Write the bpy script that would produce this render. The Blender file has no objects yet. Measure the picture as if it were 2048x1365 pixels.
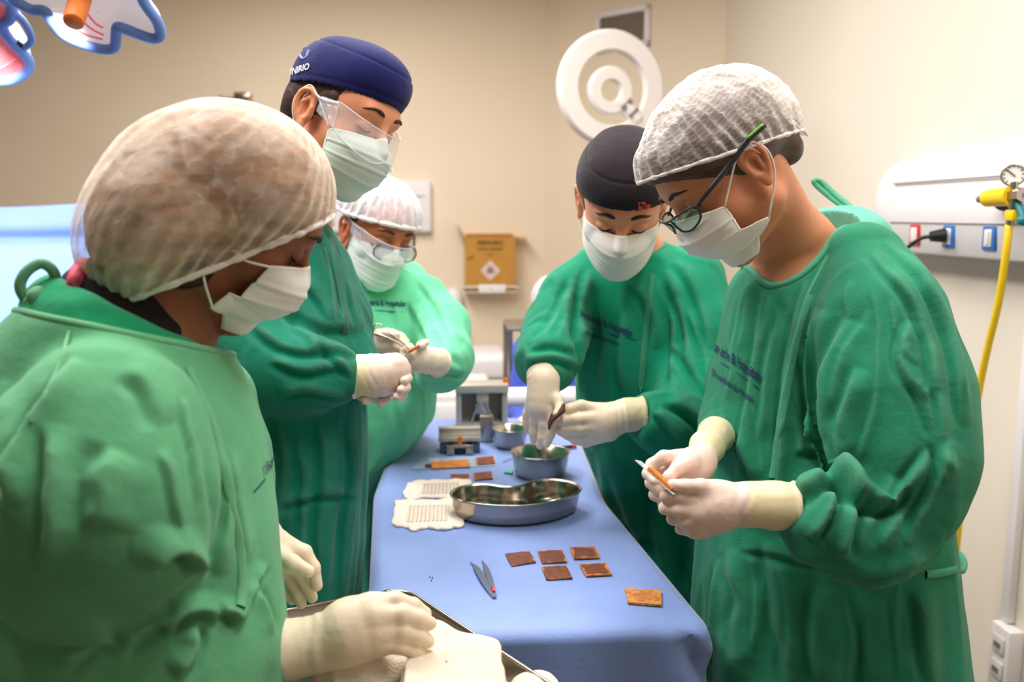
import bpy, bmesh, math, random
import numpy as np
from mathutils import Vector, Matrix
from mathutils.bvhtree import BVHTree
rng = np.random.RandomState(7); random.seed(7)
SC = bpy.context.scene; COL = SC.collection
# ---------------------------------------------------------------- camera
F = 1750.0; PITCH = math.radians(8.2); YAW = math.radians(3.9); CAM = np.array([0, 0, 1.5])
FW = np.array([math.sin(YAW)*math.cos(PITCH), math.cos(YAW)*math.cos(PITCH), -math.sin(PITCH)])
RT = np.array([math.cos(YAW), -math.sin(YAW), 0.0]); UP = np.cross(RT, FW)
FH = np.array([math.sin(YAW), math.cos(YAW), 0.0])
cd = bpy.data.cameras.new('camera'); cam = bpy.data.objects.new('camera', cd); COL.objects.link(cam)
cam.location = CAM; cam.rotation_euler = (math.pi/2-PITCH, 0, -YAW)
cd.sensor_width = 36; cd.lens = F*36/2048; cd.clip_start = 0.05
cd.dof.use_dof = True; cd.dof.focus_distance = 1.3; cd.dof.aperture_fstop = 3.5
SC.camera = cam
# ---------------------------------------------------------------- light
SC.view_settings.view_transform = 'Standard'; SC.view_settings.look = 'None'
SC.view_settings.gamma = 1; SC.view_settings.use_curve_mapping = False
SC.view_settings.exposure = 0.0
w = bpy.data.worlds.new('world'); SC.world = w; w.use_nodes = True
w.node_tree.nodes['Background'].inputs[0].default_value = (1, .95, .9, 1)
w.node_tree.nodes['Background'].inputs[1].default_value = 0.25
def area(name, loc, size, power, col=(1, .95, .89), aim=None, sy=None):
    l = bpy.data.lights.new(name, 'AREA'); l.energy = power; l.color = col
    l.shape = 'RECTANGLE'; l.size = size; l.size_y = sy or size
    o = bpy.data.objects.new(name, l); COL.objects.link(o); o.location = loc
    if aim is not None: o.rotation_euler = (Vector(aim)-Vector(loc)).to_track_quat('-Z', 'Y').to_euler()
    return o
area('ceiling_lamp', (-1.0, 1.5, 2.86), .62, 54, sy=1.25)
area('ceiling_lamp', (.55, .95, 2.86), .62, 34, sy=1.25)
area('ceiling_lamp', (-.6, 3.6, 2.86), .62, 44, sy=1.25)
area('ceiling_lamp', (.0, 2.4, 2.86), .62, 30, sy=1.25)
# ---------------------------------------------------------------- projection helpers: a picture point at a depth -> place
def P(x, y, d): return CAM + FW*d + RT*((x-1024)/F*d) - UP*((y-682.5)/F*d)
def PZ(x, y, z):
    v = FW + RT*(x-1024)/F - UP*(y-682.5)/F
    return CAM + v*((z-1.5)/v[2])
def PX(p):
    q = np.asarray(p)-CAM; d = q@FW
    return np.stack([1024+(q@RT)/d*F, 682.5-(q@UP)/d*F, d], -1)
def nrm(v): v = np.asarray(v, float); return v/np.linalg.norm(v)
def camv(a, b, c): return nrm(RT*a+UP*b+FW*c)
# ---------------------------------------------------------------- materials
def mat(name, col, rough=.6, metal=0, spec=.5, bump=None, var=None, sub=0, emit=None, trans=0, alpha=1, sheen=0, ior=1.45, coat=0):
    m = bpy.data.materials.new(name); m.use_nodes = True; nt = m.node_tree; N = nt.nodes; L = nt.links
    b = N['Principled BSDF']; I = b.inputs
    c = [((v/255)/12.92 if v <= 10 else ((v/255+.055)/1.055)**2.4) for v in col]
    I['Base Color'].default_value = (*c, 1); I['Roughness'].default_value = rough; I['Metallic'].default_value = metal
    I['Specular IOR Level'].default_value = spec; I['IOR'].default_value = ior
    I['Transmission Weight'].default_value = trans; I['Alpha'].default_value = alpha
    I['Sheen Weight'].default_value = sheen; I['Coat Weight'].default_value = coat
    if sub: I['Subsurface Weight'].default_value = sub; I['Subsurface Radius'].default_value = (.012, .006, .004); I['Subsurface Scale'].default_value = 1
    if emit: I['Emission Color'].default_value = (*c, 1); I['Emission Strength'].default_value = emit
    tc = N.new('ShaderNodeTexCoord')
    if var:   # (scale, amount, detail, stretch)
        n = N.new('ShaderNodeTexNoise'); n.inputs['Scale'].default_value = var[0]; n.inputs['Detail'].default_value = var[2] if len(var) > 2 else 4
        if len(var) > 3:
            mp = N.new('ShaderNodeMapping'); mp.inputs['Scale'].default_value = var[3]
            L.new(tc.outputs['Object'], mp.inputs[0]); L.new(mp.outputs[0], n.inputs[0])
        else: L.new(tc.outputs['Object'], n.inputs[0])
        r = N.new('ShaderNodeMapRange'); r.inputs[1].default_value = .3; r.inputs[2].default_value = .7
        r.inputs[3].default_value = 1-var[1]; r.inputs[4].default_value = 1+var[1]
        L.new(n.outputs[0], r.inputs[0])
        x = N.new('ShaderNodeVectorMath'); x.operation = 'SCALE'; x.inputs[0].default_value = c
        L.new(r.outputs[0], x.inputs['Scale']); L.new(x.outputs[0], I['Base Color'])
    if bump:  # (scale, strength, distance)
        n2 = N.new('ShaderNodeTexNoise'); n2.inputs['Scale'].default_value = bump[0]; n2.inputs['Detail'].default_value = 3
        L.new(tc.outputs['Object'], n2.inputs[0])
        bp = N.new('ShaderNodeBump'); bp.inputs['Strength'].default_value = bump[1]; bp.inputs['Distance'].default_value = bump[2] if len(bump) > 2 else .002
        L.new(n2.outputs[0], bp.inputs['Height']); L.new(bp.outputs[0], I['Normal'])
    return m
def cloth(name, col, wear=.12, twill=True, col2=None):
    """woven cotton: faded patches plus a fine diagonal weave"""
    m = mat(name, col, rough=.92, spec=.15, sheen=.12, var=(9, wear, 6)); nt = m.node_tree; N = nt.nodes; L = nt.links
    tc = N.new('ShaderNodeTexCoord')
    wv = N.new('ShaderNodeTexWave'); wv.bands_direction = 'DIAGONAL'; wv.inputs['Scale'].default_value = 260; wv.inputs['Distortion'].default_value = 1.5
    L.new(tc.outputs['Object'], wv.inputs[0])
    n = N.new('ShaderNodeTexNoise'); n.inputs['Scale'].default_value = 55; n.inputs['Detail'].default_value = 5
    L.new(tc.outputs['Object'], n.inputs[0])
    b1 = N.new('ShaderNodeBump'); b1.inputs['Strength'].default_value = .25; b1.inputs['Distance'].default_value = .0006
    b2 = N.new('ShaderNodeBump'); b2.inputs['Strength'].default_value = .5; b2.inputs['Distance'].default_value = .003
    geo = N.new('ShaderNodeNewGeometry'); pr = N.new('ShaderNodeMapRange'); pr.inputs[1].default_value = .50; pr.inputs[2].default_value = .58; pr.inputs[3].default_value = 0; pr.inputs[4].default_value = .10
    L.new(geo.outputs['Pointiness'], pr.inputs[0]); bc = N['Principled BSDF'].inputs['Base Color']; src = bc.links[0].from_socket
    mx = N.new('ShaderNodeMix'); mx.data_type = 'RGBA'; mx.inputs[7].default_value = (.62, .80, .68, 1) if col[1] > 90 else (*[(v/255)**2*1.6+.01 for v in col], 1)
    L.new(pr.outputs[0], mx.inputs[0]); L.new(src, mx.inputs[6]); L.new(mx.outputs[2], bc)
    L.new(wv.outputs['Fac'], b1.inputs['Height']); L.new(n.outputs[0], b2.inputs['Height'])
    L.new(b1.outputs[0], b2.inputs['Normal']); L.new(b2.outputs[0], N['Principled BSDF'].inputs['Normal'])
    return m
# ---------------------------------------------------------------- objects
def tag(o, label=None, cat=None, group=None, kind=None):
    if label: o['label'] = label
    if cat: o['category'] = cat
    if group: o['group'] = group
    if kind: o['kind'] = kind
    return o
def thing(name, label, cat, loc=(0, 0, 0), group=None):
    o = bpy.data.objects.new(name, None); COL.objects.link(o); o.location = [float(v) for v in loc]; o.empty_display_size = .05
    return tag(o, label, cat, group)
def link(name, me, m, parent=None, loc=None, smooth=True):
    o = bpy.data.objects.new(name, me); COL.objects.link(o)
    if m is not None and not me.materials: me.materials.append(m)
    if smooth: me.polygons.foreach_set('use_smooth', np.ones(len(me.polygons), bool))
    if loc is not None: o.location = [float(v) for v in loc]
    if parent is not None:
        o.parent = parent
        l = Vector((0, 0, 0)); q = parent
        while q is not None: l += Vector(q.location); q = q.parent
        o.location = Vector(o.location)-l
    return o
def mesh(name, V, Q):
    me = bpy.data.meshes.new(name); V = np.ascontiguousarray(V, np.float32)
    if isinstance(Q, np.ndarray):
        n, k = Q.shape
        me.vertices.add(len(V)); me.vertices.foreach_set('co', V.ravel())
        me.loops.add(n*k); me.loops.foreach_set('vertex_index', np.ascontiguousarray(Q, np.int32).ravel())
        me.polygons.add(n); me.polygons.foreach_set('loop_start', np.arange(n, dtype=np.int32)*k)
        me.update(calc_edges=True)
    else: me.from_pydata([tuple(map(float, v)) for v in V], [], Q); me.update()
    return me
class MB:
    """collects simple shapes into one mesh"""
    def __init__(s): s.b = bmesh.new()
    def box(s, c, size, rot=None, bev=0, seg=2):
        g = bmesh.ops.create_cube(s.b, size=1); M = Matrix.Translation(Vector([float(x) for x in c]))
        if rot is not None: M = M @ (rot if isinstance(rot, Matrix) else Matrix.Rotation(rot, 4, 'Z'))
        bmesh.ops.transform(s.b, matrix=M @ Matrix.Diagonal((*[float(q) for q in size], 1)), verts=g['verts'])
        if bev:
            es = {e for v in g['verts'] for e in v.link_edges}
            bmesh.ops.bevel(s.b, geom=list(es), offset=bev, segments=seg, profile=.5, affect='EDGES')
        return s
    def cyl(s, a, b, r, r2=None, n=24):
        a = Vector([float(x) for x in a]); b = Vector([float(x) for x in b]); d = b-a
        M = Matrix.Translation((a+b)/2) @ d.to_track_quat('Z', 'Y').to_matrix().to_4x4()
        bmesh.ops.create_cone(s.b, cap_ends=True, segments=n, radius1=r, radius2=r if r2 is None else r2, depth=d.length, matrix=M); return s
    def sph(s, c, r, n=16):
        bmesh.ops.create_uvsphere(s.b, u_segments=n*2, v_segments=n, radius=r, matrix=Matrix.Translation(Vector([float(x) for x in c]))); return s
    def lathe(s, prof, c=(0, 0, 0), n=48, ax=None, cap=False):
        R = Matrix.Identity(4) if ax is None else Vector(ax).to_track_quat('Z', 'Y').to_matrix().to_4x4()
        M = Matrix.Translation(Vector([float(x) for x in c])) @ R; rings = []
        for r, z in prof: rings.append([s.b.verts.new(M @ Vector((r*math.cos(t*2*math.pi/n), r*math.sin(t*2*math.pi/n), z))) for t in range(n)])
        for i in range(len(prof)-1):
            for t in range(n): s.b.faces.new((rings[i][t], rings[i][(t+1) % n], rings[i+1][(t+1) % n], rings[i+1][t]))
        if cap: s.b.faces.new(rings[0][::-1]); s.b.faces.new(rings[-1])
        return s
    def prism(s, pts, z0, z1):
        lo = [s.b.verts.new((float(p[0]), float(p[1]), z0)) for p in pts]; hi = [s.b.verts.new((float(p[0]), float(p[1]), z1)) for p in pts]; n = len(pts)
        s.b.faces.new(lo[::-1]); s.b.faces.new(hi)
        for i in range(n): s.b.faces.new((lo[i], lo[(i+1) % n], hi[(i+1) % n], hi[i]))
        return s
    def tube(s, pts, r, n=10, caps=True):
        V, Q = tube_geo(pts, r, n, caps); vs = [s.b.verts.new(tuple(map(float, v))) for v in V]
        for q in Q:
            try: s.b.faces.new([vs[i] for i in q])
            except ValueError: pass
        return s
    def done(s, name, m, parent=None, smooth=True, loc=None, auto=True):
        bmesh.ops.recalc_face_normals(s.b, faces=s.b.faces)
        me = bpy.data.meshes.new(name); s.b.to_mesh(me); s.b.free()
        o = link(name, me, m, parent, loc, smooth)
        if smooth and auto: me.set_sharp_from_angle(angle=math.radians(40))
        return o
def smooth_path(pts, k=6):
    """Catmull-Rom through the points"""
    p = np.array(pts, float); out = []
    q = np.vstack([2*p[0]-p[1], p, 2*p[-1]-p[-2]])
    for i in range(1, len(q)-2):
        for t in np.linspace(0, 1, k, endpoint=False):
            out.append(.5*((2*q[i])+(-q[i-1]+q[i+1])*t+(2*q[i-1]-5*q[i]+4*q[i+1]-q[i+2])*t*t+(-q[i-1]+3*q[i]-3*q[i+1]+q[i+2])*t**3))
    out.append(q[-2]); return np.array(out)
def tube_geo(pts, r, n=10, caps=True, flat=None):
    p = np.array(pts, float); m = len(p); r = np.broadcast_to(r, (m,)); T = np.gradient(p, axis=0); T /= np.linalg.norm(T, axis=1)[:, None]+1e-12
    a = nrm(np.cross(T[0], [0.13, .2, 1])); V = []; A = []
    for i in range(m):
        a = a-T[i]*(a@T[i]); a = a/np.linalg.norm(a); b = np.cross(T[i], a)
        for t in range(n):
            th = 2*math.pi*t/n; V.append(p[i]+(a*math.cos(th)+b*math.sin(th))*r[i])
    Q = [(i*n+t, i*n+(t+1) % n, (i+1)*n+(t+1) % n, (i+1)*n+t) for i in range(m-1) for t in range(n)]
    if caps: Q += [tuple(range(n))[::-1], tuple((m-1)*n+t for t in range(n))]
    return np.array(V), Q
def tube(name, pts, r, m, parent=None, n=10, k=6, loc=None):
    V, Q = tube_geo(smooth_path(pts, k) if k else pts, r if np.isscalar(r) else np.interp(np.linspace(0, 1, (len(pts)-1)*k+1), np.linspace(0, 1, len(pts)), r), n)
    return link(name, mesh(name, V, Q), m, parent)
# ---------------------------------------------------------------- noise
_perm = rng.rand(64, 64, 64).astype(np.float32)*2-1
def noise(p):
    p = np.asarray(p, np.float32); i = np.floor(p).astype(int); f = p-i; f = f*f*(3-2*f); i &= 63; j = (i+1) & 63; r = 0
    for a in (0, 1):
        for b in (0, 1):
            for c in (0, 1):
                w_ = (f[..., 0] if a else 1-f[..., 0])*(f[..., 1] if b else 1-f[..., 1])*(f[..., 2] if c else 1-f[..., 2])
                r = r+w_*_perm[(j if a else i)[..., 0], (j if b else i)[..., 1], (j if c else i)[..., 2]]
    return r
def ridge(p, sharp=1.0):
    """creases: thin soft ridges between broad hollows"""
    n = noise(p)+.5*noise(np.asarray(p)*2.1+7.3); return (.75*np.exp(-(n/.30)**2)-.35+.35*n)
# ---------------------------------------------------------------- signed distance volumes, turned into one smooth surface
def smin(a, b, k):
    if k <= 0: return np.minimum(a, b)
    h = np.maximum(k-np.abs(a-b), 0)/k; return np.minimum(a, b)-h*h*k*.25
def smax(a, b, k): return -smin(-a, -b, k)
class Vol:
    def __init__(s, lo, hi, res, fine=None, coarse=None):
        s.ax = []
        for i in range(3):
            if fine is None or fine[i] is None: s.ax.append(np.arange(lo[i], hi[i]+res, res, dtype=np.float32))
            else:
                a, b = fine[i]; s.ax.append(np.concatenate([np.arange(lo[i], a, coarse), np.arange(max(a, lo[i]), min(b, hi[i]), res), np.arange(min(b, hi[i]), hi[i]+coarse, coarse)]).astype(np.float32))
                s.ax[-1] = np.unique(s.ax[-1]); keep = np.r_[True, np.diff(s.ax[-1]) > res*.3]; s.ax[-1] = s.ax[-1][keep]
        s.F = np.full([len(a) for a in s.ax], 1.0, np.float32)
    def blk(s, lo, hi):
        sl = tuple(slice(max(0, int(np.searchsorted(s.ax[i], lo[i]))-1), int(np.searchsorted(s.ax[i], hi[i]))+1) for i in range(3))
        return sl, s.ax[0][sl[0]][:, None, None], s.ax[1][sl[1]][None, :, None], s.ax[2][sl[2]][None, None, :]
    def put(s, sl, d, k, op):
        f = s.F[sl]
        if f.size == 0: return
        s.F[sl] = smin(f, d, k) if op == 'u' else smax(f, -d, k) if op == 's' else smax(f, d, k)
    def cone(s, a, b, ra, rb, k=.01, op='u'):
        a = np.asarray(a, np.float32); b = np.asarray(b, np.float32); m = max(ra, rb)+k+.02
        sl, X, Y, Z = s.blk(np.minimum(a, b)-m, np.maximum(a, b)+m); ba = b-a; L = float(ba@ba)+1e-9
        X = X-a[0]; Y = Y-a[1]; Z = Z-a[2]; t = np.clip((X*ba[0]+Y*ba[1]+Z*ba[2])/L, 0, 1)
        d = np.sqrt((X-t*ba[0])**2+(Y-t*ba[1])**2+(Z-t*ba[2])**2)-(ra+(rb-ra)*t); s.put(sl, d, k, op)
    def chain(s, nodes, k=.01, op='u'):
        for (a, ra), (b, rb) in zip(nodes[:-1], nodes[1:]): s.cone(a, b, ra, rb, k, op)
    def ell(s, c, rad, R=None, k=.01, op='u'):
        c = np.asarray(c, float); m = max(rad)+k+.02; R = np.eye(3) if R is None else R
        sl, X, Y, Z = s.blk(c-m, c+m); X = X-c[0]; Y = Y-c[1]; Z = Z-c[2]
        u = [(X*R[0, i]+Y*R[1, i]+Z*R[2, i])/rad[i] for i in range(3)]
        k0 = np.sqrt(u[0]**2+u[1]**2+u[2]**2)+1e-6; k1 = np.sqrt((u[0]/rad[0])**2+(u[1]/rad[1])**2+(u[2]/rad[2])**2)+1e-6
        s.put(sl, k0*(k0-1)/k1, k, op)
    def half(s, p, n, c, rad, k=.0, op='i'):
        """keeps (op i) the side the normal points away from, inside a ball c/rad"""
        c = np.asarray(c, float); sl, X, Y, Z = s.blk(c-rad, c+rad)
        s.put(sl, ((X-p[0])*n[0]+(Y-p[1])*n[1]+(Z-p[2])*n[2]).astype(np.float32), k, op)
    def stack(s, secs, off=0, p=2.3, flute=None, rnd=.03, k=.02):
        """secs: (z, cx, cy, a, b) from top to bottom, axes along RT and FH"""
        S = np.array(sorted(secs, key=lambda t: t[0]), np.float32); z = s.ax[2]
        dense = np.linspace(S[0, 0], S[-1, 0], 200); D = np.stack([np.interp(dense, S[:, 0], S[:, i]) for i in range(1, 5)], 1)
        ker = np.hanning(15); ker /= ker.sum(); Dp = np.pad(D, ((7, 7), (0, 0)), 'edge'); D = np.stack([np.convolve(Dp[:, i], ker, 'valid') for i in range(4)], 1)
        cx, cy, a, b = [np.interp(z, dense, D[:, i])[None, None, :].astype(np.float32) for i in range(4)]
        X = s.ax[0][:, None, None]; Y = s.ax[1][None, :, None]
        a = a-off; b = b-off
        u = ((X-cx)*RT[0]+(Y-cy)*RT[1]); v = ((X-cx)*FH[0]+(Y-cy)*FH[1])
        d = ((np.abs(u/a)**p+np.abs(v/b)**p)**(1/p)-1)*np.minimum(a, b)*1.15
        if flute is not None: d = d-flute(u, v, z[None, None, :])
        zt = S[-1, 0]-off-rnd; zb = S[0, 0]; dz = np.maximum(z-zt, 0)[None, None, :]; dd = np.maximum(d+rnd, 0)
        d = np.where(dz > 0, np.sqrt(dd**2+dz**2)-rnd, d); d = np.maximum(d, (zb-z)[None, None, :])
        s.F = smin(s.F, d.astype(np.float32), k)
    def extract(s):
        Fv = s.F; S = Fv < 0; n = np.array(Fv.shape); cnt = np.zeros(n-1, np.int8)
        for a in (0, 1):
            for b in (0, 1):
                for c in (0, 1): cnt += S[a:n[0]-1+a, b:n[1]-1+b, c:n[2]-1+c]
        mix = (cnt > 0) & (cnt < 8); ci = np.argwhere(mix); idx = np.full(n-1, -1, np.int32); idx[mix] = np.arange(len(ci))
        acc = np.zeros((len(ci), 3)); w_ = np.zeros(len(ci)); ax = s.ax
        for d in range(3):
            o = [q for q in range(3) if q != d]
            for a in (0, 1):
                for b in (0, 1):
                    i0 = ci.copy(); i0[:, o[0]] += a; i0[:, o[1]] += b; i1 = i0.copy(); i1[:, d] += 1
                    f0 = Fv[tuple(i0.T)]; f1 = Fv[tuple(i1.T)]; m = (f0 < 0) != (f1 < 0); t = f0[m]/(f0[m]-f1[m])
                    p0 = np.stack([ax[q][i0[m, q]] for q in range(3)], 1); p1 = np.stack([ax[q][i1[m, q]] for q in range(3)], 1)
                    acc[m] += p0+(p1-p0)*t[:, None]; w_[m] += 1
        V = acc/w_[:, None]; Q = []
        for d in range(3):
            o = [(d+1) % 3, (d+2) % 3]; sl0 = [slice(None)]*3; sl1 = [slice(None)]*3; sl0[d] = slice(0, -1); sl1[d] = slice(1, None)
            for q in o: sl0[q] = slice(1, -1); sl1[q] = slice(1, -1)
            A = S[tuple(sl0)]; B = S[tuple(sl1)]; e = np.argwhere(A != B)
            if not len(e): continue
            ins = A[tuple(e.T)]; g = e.copy()
            for q in o: g[:, q] += 1
            def cell(da, db): h = g.copy(); h[:, o[0]] -= da; h[:, o[1]] -= db; return idx[tuple(h.T)]
            q4 = np.stack([cell(1, 1), cell(0, 1), cell(0, 0), cell(1, 0)], 1); q4[~ins] = q4[~ins][:, ::-1]; Q.append(q4)
        Q = np.concatenate(Q); Q = Q[(Q >= 0).all(1)]
        return V, Q
def vnormals(V, Q):
    a, b, c, d = V[Q[:, 0]], V[Q[:, 1]], V[Q[:, 2]], V[Q[:, 3]]; n = np.cross(c-a, d-b); N = np.zeros_like(V)
    for i in range(4):
        for j in range(3): N[:, j] += np.bincount(Q[:, i], n[:, j], len(V))
    return N/(np.linalg.norm(N, axis=1)[:, None]+1e-12)
def relax(V, Q, it=1, lam=.5):
    for _ in range(it):
        S = np.zeros_like(V); C = np.zeros(len(V))
        for a, b in ((0, 1), (1, 2), (2, 3), (3, 0)):
            for u, v in ((a, b), (b, a)):
                for j in range(3): S[:, j] += np.bincount(Q[:, u], V[Q[:, v], j], len(V))
                C += np.bincount(Q[:, u], minlength=len(V))
        V = V+(S/np.maximum(C, 1)[:, None]-V)*lam
    return V
def px_strokes(V, N, strokes, fade=True):
    """sewn-in folds: every stroke is a ridge (h>0) or furrow (h<0) of width w (picture px), on the side the viewer sees"""
    q = PX(V); see = np.clip(-(N@FW)*2.2+.35, 0, 1)
    disp = np.zeros(len(V))
    for st in strokes:
        pts, w_, h = smooth_path([(p[0], p[1]) for p in st[0]], 5), st[1], st[2]; soft = st[3] if len(st) > 3 else .9
        lo = pts.min(0)-w_*3; hi = pts.max(0)+w_*3; m = np.where((q[:, 0] > lo[0]) & (q[:, 0] < hi[0]) & (q[:, 1] > lo[1]) & (q[:, 1] < hi[1]))[0]
        if not len(m): continue
        A = pts[:-1]; B = pts[1:]; best = np.full(len(m), 1e9); side = np.zeros(len(m)); tt = np.zeros(len(m)); Ls = np.linalg.norm(B-A, axis=1); cum = np.r_[0, np.cumsum(Ls)]
        x = q[m, :2]
        for i in range(len(A)):
            e = (B[i]-A[i])/(Ls[i]+1e-9); r = x-A[i]; t = np.clip(r@e, 0, Ls[i]); dv = r-t[:, None]*e; dd = np.hypot(dv[:, 0], dv[:, 1]); c = e[0]*r[:, 1]-e[1]*r[:, 0]
            u = dd < best; best[u] = dd[u]; side[u] = np.sign(c[u]); tt[u] = (cum[i]+t[u])/cum[-1]
        sg = best*side+w_*.35*noise(np.c_[x*.02, np.full(len(x), w_)])
        prof = np.where(sg < 0, np.exp(-(sg/(2.3*w_))**2), np.exp(-(sg/(.85*w_))**2))
        groove = np.exp(-((sg-1.45*w_)/(w_*.75))**2)*soft*.7
        env = np.clip(np.minimum(tt, 1-tt)*5, 0, 1)**.7 if fade else 1
        disp[m] += h*(prof-groove)*env*see[m]
    return disp
# ================================================================ palette
M = {}
M['wall'] = mat('warm wall paint', (238, 222, 198), .75, var=(1.5, .02), bump=(180, .05, .001))
M['wallr'] = mat('pale wall paint', (232, 221, 206), .75, var=(1.5, .02), bump=(180, .05, .001))
M['walld'] = mat('wall tone darkened to cut fill', (150, 134, 112), .75)  # for the unseen left and front walls, toned dark to lower fill light
M['floor'] = mat('vinyl floor', (120, 114, 104), .4, var=(30, .08))
M['ceil'] = mat('ceiling paint', (235, 230, 222), .8)
M['white'] = mat('white plastic', (236, 232, 234), .35)
M['offw'] = mat('off white enamel', (226, 218, 214), .45)
M['grey'] = mat('grey plastic', (120, 116, 116), .5)
M['black'] = mat('black rubber', (22, 22, 26), .5)
M['steel'] = mat('polished steel', (176, 166, 154), .2, 1)
M['steelb'] = mat('brushed steel', (175, 170, 165), .35, 1, var=(60, .06, 2, (1, 1, .1)))
M['alu'] = mat('matt aluminium', (196, 188, 180), .42, .55)
M['brass'] = mat('orange anodised knob', (214, 120, 30), .35, .3)
M['drape'] = mat('blue nonwoven drape', (126, 153, 218), .5, spec=.55, sheen=.35, var=(14, .05, 5), bump=(90, .35, .002))
M['drapel'] = mat('light blue drape', (142, 172, 238), .85, spec=.2, bump=(40, .3, .003))
M['card'] = mat('brown cardboard', (190, 138, 62), .85, var=(12, .06))
M['ink'] = mat('dark print', (70, 50, 38), .8)
M['gaugeface'] = mat('white gauge dial', (240, 238, 235), .4)
M['yellow'] = mat('yellow plastic', (246, 196, 24), .4)
M['hose'] = mat('yellow hose', (235, 196, 30), .4)
M['red'] = mat('red plastic', (200, 40, 45), .4)
M['blue'] = mat('blue plastic', (40, 110, 190), .4)
M['teal'] = mat('teal plastic', (20, 120, 130), .4)
M['purple'] = mat('violet plastic', (90, 60, 140), .4)
M['orange'] = mat('orange handle', (226, 120, 55), .45)
M['green'] = mat('mint green plastic', (90, 200, 160), .4)
M['gauze'] = mat('white gauze', (234, 222, 203), .95, spec=.1, sub=.04, var=(40, .05), bump=(320, .9, .003))
M['paper'] = mat('cream paper', (236, 224, 212), .9, bump=(60, .3, .002))
M['glass'] = mat('clear glass', (225, 238, 242), .05, trans=1, ior=1.45)
def plane_hit(x, y, p, n):
    v = FW+RT*(x-1024)/F-UP*(y-682.5)/F; p = np.array(p, float); n = np.array(n, float)
    return CAM+v*(((p-CAM)@n)/(v@n))
# ================================================================ room
def struct(name, mb, m): return tag(mb.done(name, m, smooth=False), kind='structure')
XR, YC, XB, YB = 1.385, 4.50, .56, 5.33
struct('floor', MB().box((-.8, 1.9, -.05), (4.7, 7.3, .1)), M['floor'])
struct('ceiling', MB().box((-.8, 1.9, 2.95), (4.7, 7.3, .1)), M['ceil'])
struct('wall_back', MB().prism([(-3.1, YB), (XB, YB), (XB, YB+.1), (-3.1, YB+.1)], 0, 2.9), M['wall'])
struct('wall_corner', MB().prism([(XB, YB), (XR, YC), (XR+.1, YC), (XR+.1, YB+.1), (XB, YB+.1)], 0, 2.9), M['wall'])
struct('wall_right', MB().prism([(XR, -1.7), (XR+.1, -1.7), (XR+.1, YC), (XR, YC)], 0, 2.9), M['wallr'])
struct('wall_left', MB().prism([(-3.1, -1.7), (-3., -1.7), (-3., YB), (-3.1, YB)], 0, 2.9), M['walld'])
struct('wall_front', MB().prism([(-3., -1.7), (XR, -1.7), (XR, -1.6), (-3., -1.6)], 0, 2.9), M['walld'])
struct('baseboard_back', MB().box((-1.2, YB-.01, .05), (3.5, .018, .1)), M['offw'])
struct('baseboard_right', MB().box((XR-.01, 1.4, .05), (.018, 6.0, .1)), M['offw'])
# ================================================================ headwall unit on the right wall
def text_mesh(s, size, font_bold=False, align='CENTER', ext=0, space=1.0):
    c = bpy.data.curves.new('t', 'FONT'); c.body = s; c.size = size; c.align_x = align; c.extrude = ext; c.space_character = space
    c.offset = .02*size if font_bold else 0; c.resolution_u = 3
    o = bpy.data.objects.new('t', c); COL.objects.link(o); dg = bpy.context.evaluated_depsgraph_get(); dg.update()
    me = bpy.data.meshes.new_from_object(o.evaluated_get(dg)); bpy.data.objects.remove(o); return me
def flat_text(name, s, size, loc, right, up, m, parent, bold=True, align='CENTER', space=1.0):
    me = text_mesh(s, size, bold, align, space=space); r = Vector([float(v) for v in right]).normalized(); u = Vector([float(v) for v in up]).normalized(); n = r.cross(u)
    me.transform(Matrix((r, u, n)).transposed().to_4x4()); me.materials.clear(); return link(name, me, m, parent, loc, smooth=False)
hu = thing('headwall_unit', 'long white curved medical headwall unit mounted on the right wall', 'headwall unit', (XR, 1.6, 1.395))
prof = [(XR, 1.670), (1.365, 1.672), (1.33, 1.662), (1.305, 1.64), (1.288, 1.60), (1.280, 1.55), (1.278, 1.478), (1.280, 1.474), (1.285, 1.40), (1.292, 1.394), (XR, 1.390)]
V = []; Q = []; ys = [.4, 2.5, 2.56, 2.61, 2.635, 2.645]; sc = [1, 1, .97, .9, .8, .6]
for y, s_ in zip(ys, sc):
    for (x, z) in prof: V.append((XR-(XR-x)*(.35+.65*s_), y, 1.53+(z-1.53)*s_))
n = len(prof)
for i in range(len(ys)-1):
    for j in range(n-1): Q.append((i*n+j, i*n+j+1, (i+1)*n+j+1, (i+1)*n+j))
Q += [tuple(range(n))[::-1], tuple((len(ys)-1)*n+j for j in range(n))]
o = link('casing', mesh('casing', V, Q), M['white'], hu); o.data.set_sharp_from_angle(angle=math.radians(50))
MB().box((1.2795, 1.45, 1.590), (.004, 2.1, .0035)).box((1.2775, 1.45, 1.479), (.003, 2.1, .0025)).done('groove', M['grey'], hu)  # upper strip is a groove, lower one a shading line painted in grey
for (y, mm, kind) in ((2.36, 'red', 0), (2.193, 'blue', 1), (2.02, 'blue', 0)):
    R = Matrix.Rotation(0, 4, 'X')
    f = MB(); f.box((1.281, y, 1.445), (.008, .052, .058), bev=.003).done('socket_frame', M[mm], hu)
    MB().box((1.2765, y, 1.445), (.006, .028, .042), bev=.003).done('socket_face', M['white'], hu)
    MB().box((1.2725, y, 1.445), (.004, .018, .034), bev=.002).done('rocker', M['offw'], hu)
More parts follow.
